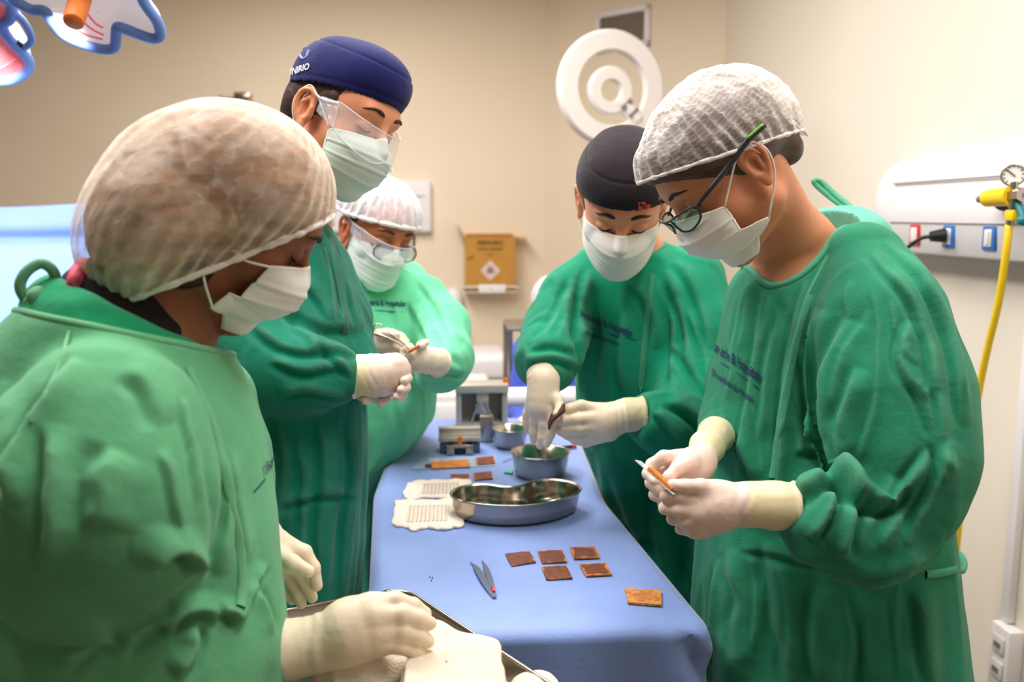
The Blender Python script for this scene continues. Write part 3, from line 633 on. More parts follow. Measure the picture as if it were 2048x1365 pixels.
# ---------------------------------------------------------------- samples
def chip_mat(name, dark, light, border, seed):
    m = mat(name, dark, .55, bump=(400, .8, .001)); nt = m.node_tree; N = nt.nodes; L = nt.links; b = N['Principled BSDF']
    tc = N.new('ShaderNodeTexCoord'); n = N.new('ShaderNodeTexNoise'); n.inputs['Scale'].default_value = 60; n.inputs['Detail'].default_value = 3
    mp = N.new('ShaderNodeMapping'); mp.inputs['Location'].default_value = (seed*3.7, seed, 0); L.new(tc.outputs['Object'], mp.inputs[0]); L.new(mp.outputs[0], n.inputs[0])
    sp = N.new('ShaderNodeSeparateXYZ'); L.new(tc.outputs['Generated'], sp.inputs[0])
    def mth(op, a, b_=None):
        x = N.new('ShaderNodeMath'); x.operation = op
        for i, v in enumerate((a, b_)):
            if v is None: continue
            if isinstance(v, (int, float)): x.inputs[i].default_value = v
            else: L.new(v, x.inputs[i])
        return x.outputs[0]
    ex = mth('ABSOLUTE', mth('SUBTRACT', sp.outputs[0], .5)); ey = mth('ABSOLUTE', mth('SUBTRACT', sp.outputs[1], .5)); e = mth('MAXIMUM', ex, ey)
    f = mth('ADD', e, mth('MULTIPLY', mth('SUBTRACT', n.outputs[0], .5), .42))
    r = N.new('ShaderNodeMapRange'); r.inputs[1].default_value = border-.03; r.inputs[2].default_value = border+.03; L.new(f, r.inputs[0])
    mx = N.new('ShaderNodeMix'); mx.data_type = 'RGBA'; cc = lambda c: (*[((v/255+.055)/1.055)**2.4 for v in c], 1)
    mx.inputs[6].default_value = cc(dark); mx.inputs[7].default_value = cc(light); L.new(r.outputs[0], mx.inputs[0])
    wv = N.new('ShaderNodeTexWave'); wv.inputs['Scale'].default_value = 110; wv.inputs['Distortion'].default_value = 3; L.new(tc.outputs['Object'], wv.inputs[0])
    m2 = N.new('ShaderNodeMix'); m2.data_type = 'RGBA'; m2.blend_type = 'MULTIPLY'; m2.inputs[0].default_value = .35; L.new(mx.outputs[2], m2.inputs[6]); L.new(wv.outputs[0], m2.inputs[7])
    n3 = N.new('ShaderNodeTexNoise'); n3.inputs['Scale'].default_value = 170; n3.inputs['Detail'].default_value = 2; L.new(mp.outputs[0], n3.inputs[0]); r3 = N.new('ShaderNodeMapRange'); r3.inputs[1].default_value = .3; r3.inputs[2].default_value = .6; r3.inputs[3].default_value = .55; r3.inputs[4].default_value = 1.1; L.new(n3.outputs[0], r3.inputs[0])
    m3 = N.new('ShaderNodeVectorMath'); m3.operation = 'SCALE'; L.new(m2.outputs[2], m3.inputs[0]); L.new(r3.outputs[0], m3.inputs['Scale']); L.new(m3.outputs[0], b.inputs['Base Color']); return m
def chip(label, corners, th, m, group=None, z=None, name='skin_sample', cat='sample'):
    """corners in picture px on the table top"""
    z = ZT if z is None else z; q = np.array([PZ(x, y, z+th)[:2] for x, y in corners]); c = q.mean(0); V = []
    n = 10; bm = bmesh.new(); grid = {}
    for lay, zz in ((0, 0), (1, th)):
        for j in range(n+1):
            for i in range(n+1):
                u, v = i/n, j/n; p = (q[0]*(1-u)+q[1]*u)*(1-v)+(q[3]*(1-u)+q[2]*u)*v
                e = .0009*noise(np.array([[p[0]*220, p[1]*220, lay]]))[0]; d = (p-c)*(1+e*12 if (i in (0, n) or j in (0, n)) else 1)
                grid[lay, i, j] = bm.verts.new((d[0], d[1], zz+(e*.4 if lay else 0)))
    for j in range(n):
        for i in range(n):
            bm.faces.new([grid[0, a, b] for a, b in ((i, j), (i, j+1), (i+1, j+1), (i+1, j))]); bm.faces.new([grid[1, a, b] for a, b in ((i, j), (i+1, j), (i+1, j+1), (i, j+1))])
    for k in range(n):
        for s_ in ([(k, 0), (k+1, 0)], [(n, k), (n, k+1)], [(n-k, n), (n-k-1, n)], [(0, n-k), (0, n-k-1)]):
            (a, b), (c_, d_) = s_; bm.faces.new([grid[0, a, b], grid[0, c_, d_], grid[1, c_, d_], grid[1, a, b]])
    bmesh.ops.recalc_face_normals(bm, faces=bm.faces); me = bpy.data.meshes.new(name); bm.to_mesh(me); bm.free()
    o = link(name, me, m, None, (c[0], c[1], z), smooth=False); return tag(o, label, cat, group)
DK = (124, 66, 42); OR = (214, 130, 60); G5 = 'brown samples in two rows on the drape'
for i, (lab, cs, bd) in enumerate((
    ('brown square sample at the left end of the far row of three', [(1010, 1108), (1058, 1102), (1072, 1124), (1023, 1132)], .47),
    ('brown square sample in the middle of the far row of three', [(1075, 1102), (1124, 1100), (1134, 1123), (1084, 1126)], .47),
    ('brown square sample with pale orange left and front edge, right end of the far row', [(1140, 1095), (1190, 1093), (1199, 1115), (1148, 1117)], .42),
    ('brown square sample in front of the middle one of the far row', [(1083, 1134), (1132, 1131), (1145, 1156), (1093, 1159)], .46),
    ('brown square sample with a pale torn corner, right one of the near pair', [(1159, 1129), (1211, 1126), (1224, 1149), (1172, 1152)], .41))):
    chip(lab, cs, .0022, chip_mat('brown sample %d' % i, DK, OR, bd, i+1), G5)
chip('light orange rectangular sample near the right front corner of the drape', [(1250, 1177), (1322, 1180), (1323, 1210), (1256, 1205)], .0035, chip_mat('orange sample', (216, 138, 66), (236, 160, 84), .3, 9))
gs = MB(); g0 = PZ(905, 929, ZT); 
def slab(name, corners, th, m, z=None):
    z = ZT if z is None else z; q = [PZ(x, y, z+th) for x, y in corners]; c = sum(q)/4; b = MB(); b.prism([(p[0]-c[0], p[1]-c[1]) for p in q], 0, th); return b.done(name, m, None, smooth=False, loc=(c[0], c[1], z))
o = slab('glass_slide', [(843, 918), (992, 911), (994, 932), (823, 939)], .0012, mat('slide glass', (205, 222, 240), .08, alpha=.45, spec=.8)); tag(o, 'clear glass slide carrying an orange and a brown sample in front of the clamp device', 'slide')
z2 = ZT+.0013
chip('long orange rectangular sample on the glass slide', [(862, 924), (936, 919), (941, 933), (864, 936)], .003, chip_mat('orange sample', (214, 132, 60), (232, 150, 76), .3, 11), z=z2)
chip('small brown sample on the right end of the glass slide', [(951, 916), (986, 912), (991, 926), (954, 929)], .003, chip_mat('brown sample', (140, 72, 46), OR, .46, 12), z=z2)
o = slab('dark_clip', [(850, 929), (862, 928), (863, 934), (851, 934)], .003, M['ink'], z2); tag(o, 'tiny dark clip at the left end of the orange sample on the slide', 'clip')
chip('left brown strip sample lying in front of the glass slide', [(901, 949), (938, 948), (940, 961), (903, 961)], .0025, chip_mat('brown sample', (150, 84, 54), OR, .45, 14))
chip('right brown strip sample lying in front of the glass slide', [(947, 946), (983, 943), (986, 957), (948, 960)], .0025, chip_mat('brown sample', (140, 74, 48), OR, .46, 15))
for i, (x, y) in enumerate(((860, 1156), (865, 1157), (863, 1163))):
    q = PZ(x, y, ZT); o = MB().sph((0, 0, 0), .0011, 8).done('black_bead', M['black'], None, loc=(q[0], q[1], ZT+.001)); tag(o, ('leftmost', 'right rear', 'nearest')[i]+' of the three tiny black beads on the drape', 'bead', 'tiny black beads')
# tweezers
tw = thing('tweezers', 'blue grey steel tweezers with a red mark lying open on the drape', 'tweezers', PZ(989, 1198, ZT))
M['tweez'] = mat('blue grey steel', (120, 132, 160), .3, .75)
def blade(name, pts, ws, m, parent, z0):
    q = [PZ(x, y, ZT)[:2] for x, y in pts]; q = smooth_path([(a, b, 0) for a, b in q], 5)[:, :2]; w_ = np.interp(np.linspace(0, 1, len(q)), np.linspace(0, 1, len(ws)), ws); T = np.gradient(q, axis=0); T /= np.linalg.norm(T, axis=1)[:, None]; nn = np.c_[-T[:, 1], T[:, 0]]
    b = bmesh.new(); rows = []
    for i in range(len(q)):
        t = i/(len(q)-1); h = z0+.004*math.sin(math.pi*t)
        rows.append([b.verts.new((*(q[i]+nn[i]*s_*w_[i]), ZT+h+dz)) for s_, dz in ((-1, 0), (1, 0), (1, .0012), (-1, .0012))])
    for r0, r1 in zip(rows[:-1], rows[1:]):
        for k in range(4): b.faces.new((r0[k], r0[(k+1) % 4], r1[(k+1) % 4], r1[k]))
    b.faces.new(rows[0]); b.faces.new(rows[-1][::-1]); bmesh.ops.recalc_face_normals(b, faces=b.faces); me = bpy.data.meshes.new(name); b.to_mesh(me); b.free(); return link(name, me, m, parent, smooth=False)
blade('blade', [(941, 1127), (952, 1140), (970, 1170), (989, 1198)], [.0006, .0012, .005, .0058, .005, .003], M['tweez'], tw, .0004)
blade('blade', [(964, 1124), (971, 1140), (981, 1168), (989, 1198)], [.0006, .0012, .004, .0045, .004, .003], M['tweez'], tw, .0018)
blade('red_mark', [(985, 1181), (988, 1190)], [.0022, .0022], M['red'], tw, .0052)
# green clip, marker pen, needle
o = slab('green_clip', [(1008, 944), (1018, 939), (1026, 940), (1024, 947)], .004, M['green']); tag(o, 'small mint green clip beside the large steel bowl', 'clip')
pn = thing('marker_pen', 'thin black pen with red end lying by the right edge of the drape', 'pen', PZ(1130, 898, ZT))
pa, pb = PZ(1110, 901, ZT)+np.array((0, 0, .006)), PZ(1152, 898, ZT)+np.array((0, 0, .006))
MB().cyl(pa, pa*.2+pb*.8, .003, .005).done('pen_body', M['black'], pn); MB().cyl(pa*.2+pb*.8, pb, .005, .005).done('pen_cap', M['red'], pn)
q0, q1 = PZ(1006, 926, ZT), PZ(1024, 918, ZT); o = MB().cyl((0, 0, 0), q1-q0, .0012, n=10).done('needle', M['steelb'], None, loc=q0+np.array((0, 0, .0015))); tag(o, 'thin steel needle lying left of the large bowl', 'needle')
# ---------------------------------------------------------------- corrugated dressings
def dressing(label, poly, lines, seed):
    z = ZT; q = [PZ(x, y, z+.004) for x, y in poly]; c = sum(q)/len(q); t = thing('gauze_pad', label, 'gauze pad', (c[0], c[1], z))
    pts = smooth_path([tuple(p) for p in q+[q[0]]], 6)[:-1]; n_ = len(pts); V = []; Q = []
    for lay, (s_, zz) in enumerate(((1, 0), (1.0, .003), (.97, .005), (.8, .0062), (.6, .0065), (.4, .0065), (.2, .0065), (.01, .0065))):
        for i, p in enumerate(pts):
            e = 1+(.02*math.sin(i*1.9+seed)+.02*math.sin(i*.7)) if s_ > .9 else 1; x = c[0]+(p[0]-c[0])*s_*e; y = c[1]+(p[1]-c[1])*s_*e
            V.append((x, y, z+zz+(.0012*math.sin(i*1.1+seed) if .7 < s_ <= 1 and zz > 0 else 0)))
    for r in range(7): Q += [(r*n_+i, r*n_+(i+1) % n_, (r+1)*n_+(i+1) % n_, (r+1)*n_+i) for i in range(n_)]
    Q.append(tuple(range(n_))[::-1]); link('pad', mesh('pad', np.array(V), Q), M['paper'], t)
    (xa, ya), (xb, yb), (xc, yc), (xd, yd), k = lines
    for i in range(k):
        u = i/(k-1); a = PZ(xa+(xb-xa)*u, ya+(yb-ya)*u, z+.007); b = PZ(xd+(xc-xd)*u, yd+(yc-yd)*u, z+.007)
        tube('corrugation', [a, (a+b)/2+np.array((0, 0, .0006)), b], .0011, M['paper'], t, 6, 2)
    mb = MB(); M.setdefault('crust', mat('brown stain', (176, 142, 118), .9))
    for i in range(k*2-1):
        u = i/(2*k-2); a = PZ(xa+(xb-xa)*u, ya+(yb-ya)*u, z+.008); b = PZ(xd+(xc-xd)*u, yd+(yc-yd)*u, z+.008); r_ = random.random()
        if i % 2: mb.box(a+(b-a)*(.02+.05*r_), (.0018, .003+.004*r_, .001)); mb.box(b-(b-a)*.04*r_, (.0022, .003, .0012)); mb.box(a+(b-a)*.5, (.0011, float(np.linalg.norm(b-a))*.8, .0008))
    mb.done('stain', M['crust'], t)
dressing('cream corrugated gauze pad, the nearer one left of the kidney dish', [(790, 1003), (815, 998), (850, 1000), (900, 997), (922, 1005), (926, 1048), (905, 1054), (880, 1058), (855, 1054), (830, 1060), (810, 1054), (785, 1045)], ((818, 1012), (897, 1010), (894, 1042), (812, 1044), 11), 1)
dressing('cream corrugated gauze pad, the farther one beside the kidney dish', [(815, 966), (845, 960), (885, 960), (925, 958), (945, 965), (940, 990), (905, 996), (860, 994), (820, 998), (807, 990)], ((848, 968), (918, 966), (920, 986), (842, 988), 11), 3)
# ---------------------------------------------------------------- skin graft press and clamp device
def dev(x, y, d): return P(x, y, d)
dm = thing('graft_press', 'tall boxy aluminium press with levers at the far end of the table', 'device', (.02, 2.42, ZT))
x0, x1 = PZ(912, 848, ZT)[0]+.0, PZ(1012, 848, ZT)[0]; yd0 = 2.42; s_ = yd0/1750.; W = x1-x0; H = .125
b = MB(); b.box((x0+.008, yd0, ZT+H/2), (.016, .07, H), bev=.002).box((x1-.008, yd0, ZT+H/2), (.016, .07, H), bev=.002).box(((x0+x1)/2, yd0, ZT+.012), (W, .075, .024), bev=.002).done('frame', M['alu'], dm)
MB().box(((x0+x1)/2, yd0-.002, ZT+H-.004), (W+.004, .085, .022), bev=.002).done('top_plate', M['alu'], dm)
MB().box(((x0+x1)/2, yd0+.034, ZT+H/2), (W-.03, .004, H-.03)).done('back_plate', mat('dull metal', (176, 164, 152), .5, .4), dm)
MB().box(((x0+x1)/2+.002, yd0-.01, ZT+.08), (.034, .05, .06), bev=.002).done('ram', M['alu'], dm)
for dx, dz, a in ((-.030, .045, .35), (.012, .05, -.5), (.030, .045, -.35)):
    MB().cyl(((x0+x1)/2+dx, yd0-.028, ZT+.026), ((x0+x1)/2+dx+math.sin(a)*.06, yd0-.038, ZT+.028+math.cos(a)*.06), .005).done('lever', M['steel'], dm)
for x in (x0+.008, x1-.004): MB().cyl((x, yd0, ZT+H+.006), (x, yd0, ZT+H+.018), .009, .007).done('knob', M['brass'], dm)
for x in (x0-.004, x1-.02): MB().cyl((x, yd0-.036, ZT+.014), (x, yd0-.046, ZT+.014), .006).done('screw', M['steelb'], dm)
d2 = thing('clamp_device', 'low ridged aluminium clamp device left of the small steel bowl', 'device', PZ(920, 900, ZT))
q = PZ(920, 908, ZT); cx, cy = q[0], q[1]+.03
mdk = mat('dark blue grey metal', (84, 98, 128), .4, .5)
MB().box((cx, cy, ZT+.012), (.102, .05, .022), bev=.002).done('base', mdk, d2)
MB().box((cx, cy+.004, ZT+.036), (.108, .062, .012), bev=.002).box((cx, cy+.022, ZT+.049), (.108, .026, .016), bev=.002).box((cx, cy+.002, ZT+.045), (.106, .006, .006)).box((cx, cy-.018, ZT+.044), (.106, .006, .006)).done('ridged_plate', M['alu'], d2)
MB().box((cx-.024, cy-.034, ZT+.013), (.020, .022, .024), bev=.002).box((cx+.024, cy-.034, ZT+.013), (.020, .022, .024), bev=.002).box((cx, cy-.032, ZT+.021), (.066, .016, .008), bev=.002).done('clamp', M['steelb'], d2)
MB().box((cx, cy-.036, ZT+.008), (.016, .012, .012), bev=.001).done('latch', M['black'], d2)
MB().cyl((cx, cy-.03, ZT+.024), (cx, cy-.03, ZT+.044), .006, .005).done('knob', M['brass'], d2)
lk = thing('steel_block', 'plain grey metal block between clamp device and small bowl', 'block', PZ(974, 885, ZT))
q = PZ(974, 886, ZT); MB().box((q[0], q[1]+.02, ZT+.035), (.036, .03, .07), bev=.002).done('block', M['steelb'], lk); MB().cyl((q[0], q[1]+.004, ZT+.055), (q[0], q[1]-.002, ZT+.055), .005).done('screw', M['steel'], lk)
# ---------------------------------------------------------------- crumpled cloths
def crumple(name, label, cat, c, rad, seed, m=None, amp=.25, freq=22, flat=0.0, res=.004):
    c = np.array(c, float); v = Vol(c-np.array(rad)*1.5, c+np.array(rad)*1.5, res); v.ell(c, rad, k=0)
    V, Q = v.extract(); N_ = vnormals(V, Q); r = ridge(V*freq+seed)*min(rad)*amp+noise(V*freq*.5+seed*3)*min(rad)*amp; V = V+N_*r[:, None]; V[:, 2] = np.maximum(V[:, 2], c[2]-rad[2]*.75)
    V = relax(V, Q, 1); o = link(name, mesh(name, V-c, Q), m or M['gauze'], None, c); return tag(o, label, cat)
q = PZ(1080, 862, ZT); crumple('gauze', 'crumpled white gauze behind the small steel bowl', 'gauze', (q[0]+.02, q[1]+.03, ZT+.02), (.085, .05, .026), 4)
# tray in the foreground
ty = thing('steel_tray', 'steel tray with raised rim in the foreground under the gloved hand', 'tray', (-.12, 1.0, .93))
ta = np.array((-.075, 1.236)); tb1 = np.array((.118, .945)); tb2 = np.array((-.42, 1.105)); u1 = nrm(tb1-ta); u2 = nrm(tb2-ta)
L1_, L2_ = .42, .25
def rrect(ins, zz, rr=.03, n=6):
    out = []; cs = [(ins, ins), (L1_-ins, ins), (L1_-ins, L2_-ins), (ins, L2_-ins)]; r = max(rr-ins*.5, .006); sg = [(1, 1, math.pi), (-1, 1, 1.5*math.pi), (-1, -1, 0), (1, -1, .5*math.pi)]
    for (x, y), (sx, sy, a0) in zip(cs, sg):
        for k in range(n+1): a = a0+k*math.pi/2/n; X = x+sx*r+r*math.cos(a); Y = y+sy*r+r*math.sin(a); p = ta+u1*X+u2*Y; out.append((p[0], p[1], zz))
    return out
V = []; lv = [(.0, .952), (.002, .954), (.004, .952), (.012, .932), (.016, .930), (.1, .930), (.2, .930)]
for ins, z in lv: V += rrect(ins, z)
V2 = []; n_ = 28; Q = [(r*n_+i, r*n_+(i+1) % n_, (r+1)*n_+(i+1) % n_, (r+1)*n_+i) for r in range(len(lv)-1) for i in range(n_)]; Q.append(tuple((len(lv)-1)*n_+i for i in range(n_)))
o = link('tray_pan', mesh('tray_pan', np.array(V), Q), M['steel'], ty); sm = o.modifiers.new('thick', 'SOLIDIFY'); sm.thickness = .0015; sm.offset = 1
o.data.set_sharp_from_angle(angle=math.radians(50))
pts = rrect(0.001, .9535); tube('rolled_rim', pts+[pts[0]], .003, M['steel'], ty, 10, 1)
ms = thing('tray_stand', 'steel stand carrying the foreground tray', 'stand', (-.15, .9, 0))
cc = ta+u1*L1_/2+u2*L2_/2
fr = MB(); corners = [ta+u1*.03+u2*.03, ta+u1*(L1_-.03)+u2*.03, ta+u1*(L1_-.03)+u2*(L2_-.03), ta+u1*.03+u2*(L2_-.03)]
for i in range(4): a, b = corners[i], corners[(i+1) % 4]; fr.cyl((*a, .919), (*b, .919), .008)
fr.done('frame', M['steelb'], ms); mid = corners[0]*.45+corners[1]*.55; MB().cyl((*mid, .04), (*mid, .919), .016).done('pole', M['steelb'], ms)
MB().box((mid[0], mid[1], .02), (.26, .06, .04), bev=.01).box((mid[0], mid[1], .02), (.06, .26, .04), bev=.01).done('base', M['steelb'], ms)
# folded gauze compress on the tray and loose ends
def compress():
    z = .93; q = [PZ(x, y, z+.05) for x, y in ((858, 1243), (1004, 1295), (1018, 1400), (792, 1400), (800, 1330))]
    t = thing('gauze_compress', 'folded thick white gauze compress lying on the tray', 'gauze', (q[0][0], q[0][1], z))
    c = sum(q)/len(q); 
    for k in range(5):
        z0 = z+.003+k*.0105; s_ = 1.0-.015*k+.01*(k % 2); b = bmesh.new()
        pts = [c+(p-c)*s_+np.array((.003*math.sin(k*2.1), .003*math.cos(k*1.7), 0)) for p in q]; lo = []; N_ = 14
        per = []
        for i in range(5):
            for j in range(N_): per.append(pts[i]*(1-j/N_)+pts[(i+1) % 5]*j/N_)
        per = np.array(per); ker = np.array([1, 2, 3, 2, 1])/9.; per = np.stack([np.convolve(np.r_[per[-2:, i], per[:, i], per[:2, i]], ker, 'valid') for i in range(3)], 1); n_ = len(per); V = []
        for s2, dz in ((.975, 0), (1, .0035), (1.0, .0075), (.975, .0108), (.9, .0112), (.7, .0112), (.5, .0112), (.3, .0112), (.02, .0112)):
            for i, p in enumerate(per):
                w_ = c+(p-c)*s2; nz = noise(np.array([[w_[0]*30, w_[1]*30, k*3.]]))[0]; V.append((w_[0]+nz*.0015, w_[1]+.0015*nz, z0+dz+nz*.0025*(k+1)/3))
        Q = [(r*n_+i, r*n_+(i+1) % n_, (r+1)*n_+(i+1) % n_, (r+1)*n_+i) for r in range(8) for i in range(n_)]
        link('gauze_layer', mesh('gauze_layer', np.array(V), Q), M['gauze'], t)
compress()
q = PZ(728, 1347, .95); crumple('gauze', 'crumpled white gauze swab on the tray beside the gloved wrist', 'gauze', (q[0], q[1], .956), (.056, .052, .033), 2, amp=.32, freq=26, res=.0028)
q = PZ(1075, 1362, .94); crumple('gauze', 'small white gauze corner on the tray at the right front', 'gauze', (q[0]-.005, q[1]-.02, .943), (.03, .03, .012), 8, res=.003)
# ================================================================ people: materials
M['skin_fair'] = mat('fair skin', (226, 152, 116), .5, spec=.35, sub=.12, var=(35, .05), bump=(420, .15, .0008))
M['skin_warm'] = mat('warm skin', (212, 142, 106), .5, spec=.35, sub=.12, var=(35, .05), bump=(420, .15, .0008))
M['skin_brown'] = mat('brown skin', (146, 88, 60), .48, spec=.35, sub=.1, var=(35, .06), bump=(420, .15, .0008))
M['skin_tan'] = mat('tan skin', (190, 112, 74), .5, spec=.35, sub=.12, var=(35, .05), bump=(420, .15, .0008))
def hair_mat(name, col, sc=(60, 6, 6)):
    m = mat(name, col, .5, spec=.4, var=(18, .45, 6, (1, 1, 6))); return m
M['hair_dark'] = hair_mat('dark brown hair', (58, 38, 30)); M['hair_brown'] = hair_mat('brown hair', (92, 66, 50)); M['hair_black'] = hair_mat('black hair', (40, 30, 28))
M['hair_gold'] = hair_mat('golden brown hair', (150, 110, 78)); M['hair_ash'] = hair_mat('ash brown hair', (84, 68, 62))
M['brow'] = mat('brow hair', (50, 34, 28), .7)
M['lash'] = mat('lash line', (30, 20, 18), .6)
M['glove'] = mat('cream latex glove', (240, 222, 198), .42, spec=.4, sub=.1, var=(12, .03), bump=(120, .15, .001))
M['glovep'] = mat('pinkish latex glove', (234, 208, 196), .4, spec=.4, sub=.1, var=(12, .05), bump=(120, .15, .001))
M['gcuff'] = mat('yellowish latex cuff', (228, 214, 178), .45, spec=.4, sub=.1, var=(14, .06), bump=(90, .2, .001))
M['mask'] = mat('white mask fabric', (238, 234, 228), .85, spec=.15, sub=.05, bump=(300, .25, .0008))
M['maskg'] = mat('pale green mask fabric', (222, 232, 224), .85, spec=.15, sub=.05, bump=(300, .25, .0008))
M['loop'] = mat('white elastic', (240, 236, 230), .8)
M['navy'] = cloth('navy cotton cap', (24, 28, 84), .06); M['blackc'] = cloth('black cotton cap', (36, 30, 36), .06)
M['clearp'] = mat('clear goggle plastic', (235, 238, 245), .06, alpha=.28, spec=.9)
M['clearf'] = mat('clear goggle frame', (225, 228, 238), .15, alpha=.55, spec=.8)
M['frame'] = mat('dark spectacle frame', (48, 46, 54), .35)
M['lensg'] = mat('green tinted lens', (70, 150, 110), .05, alpha=.55, spec=1.0, metal=.3)
M['lens'] = mat('spectacle lens', (150, 136, 165), .04, alpha=.42, spec=.9)
M['ink2'] = mat('navy print', (26, 52, 92), .8)
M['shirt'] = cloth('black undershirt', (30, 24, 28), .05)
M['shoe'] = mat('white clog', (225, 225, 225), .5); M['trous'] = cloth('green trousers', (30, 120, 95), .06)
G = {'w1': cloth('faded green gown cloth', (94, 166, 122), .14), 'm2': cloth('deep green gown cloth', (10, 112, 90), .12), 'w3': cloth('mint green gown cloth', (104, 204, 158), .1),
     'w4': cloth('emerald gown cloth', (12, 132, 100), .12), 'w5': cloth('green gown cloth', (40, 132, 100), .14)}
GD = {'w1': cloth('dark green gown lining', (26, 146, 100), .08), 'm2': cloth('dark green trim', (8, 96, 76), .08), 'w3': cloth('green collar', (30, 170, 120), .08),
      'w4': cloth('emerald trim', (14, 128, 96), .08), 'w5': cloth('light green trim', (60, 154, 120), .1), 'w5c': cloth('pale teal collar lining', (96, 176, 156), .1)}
def bonnet_mat(name, dens, scale, col=(246, 240, 236), grid=True, warp=.6, patw=.42, nzw=.9):
    """thin nonwoven: lets the hair show, denser on the gathers"""
    m = mat(name, col, .9, spec=.1); nt = m.node_tree; N = nt.nodes; L = nt.links; b = N['Principled BSDF']; out = N['Material Output']
    uv = N.new('ShaderNodeUVMap'); mp = N.new('ShaderNodeMapping'); L.new(uv.outputs[0], mp.inputs[0]); mp.inputs['Scale'].default_value = (scale[0], scale[1], 1)
    ns = N.new('ShaderNodeTexNoise'); ns.inputs['Scale'].default_value = 1.2; ns.inputs['Detail'].default_value = 4; L.new(mp.outputs[0], ns.inputs[0])
    sep = N.new('ShaderNodeSeparateXYZ'); L.new(mp.outputs[0], sep.inputs[0])
    def mth(op, *a):
        x = N.new('ShaderNodeMath'); x.operation = op
        for i, v in enumerate(a):
            if isinstance(v, (int, float)): x.inputs[i].default_value = v
            else: L.new(v, x.inputs[i])
        return x.outputs[0]
    nz = mth('MULTIPLY', mth('SUBTRACT', ns.outputs[0], .5), warp*6)
    def lines(coord, k, thin): return mth('POWER', mth('ABSOLUTE', mth('SINE', mth('ADD', mth('MULTIPLY', coord, k), nz))), thin)
    a_ = mth('SUBTRACT', 1, lines(sep.outputs[0], 3.14, .35)); c_ = mth('SUBTRACT', 1, lines(sep.outputs[1], 3.14, .35))
    pat = mth('MAXIMUM', a_, mth('MULTIPLY', c_, .8)) if grid else a_
    tc = N.new('ShaderNodeTexCoord'); n2 = N.new('ShaderNodeTexNoise'); n2.inputs['Scale'].default_value = 16; n2.inputs['Detail'].default_value = 8; n2.inputs['Distortion'].default_value = 1.5; L.new(tc.outputs['Object'], n2.inputs[0])
    lw = N.new('ShaderNodeLayerWeight'); lw.inputs[0].default_value = .35
    al = mth('ADD', mth('ADD', mth('MULTIPLY', pat, patw), dens), mth('ADD', mth('MULTIPLY', mth('SUBTRACT', n2.outputs[0], .5), nzw), mth('MULTIPLY', lw.outputs['Facing'], .62)))
    al = mth('MINIMUM', mth('MAXIMUM', al, .12), .97)
    L.new(al, b.inputs['Alpha'])
    bp = N.new('ShaderNodeBump'); bp.inputs['Strength'].default_value = .5; bp.inputs['Distance'].default_value = .002; L.new(pat, bp.inputs['Height']); L.new(bp.outputs[0], b.inputs['Normal'])
    return m
M['bon1'] = bonnet_mat('white hair net, bun side', .15, (30, 10), (250, 236, 222), grid=False, patw=.24, nzw=1.3)
M['bon5'] = bonnet_mat('white crinkled hair net', .14, (38, 24), (250, 242, 240))
M['bon3'] = bonnet_mat('bright white hair net', .52, (26, 8), (236, 230, 238), grid=False, patw=.5)
M['bon6'] = bonnet_mat('lilac grey hair net', .5, (20, 8), (226, 214, 226), grid=False)
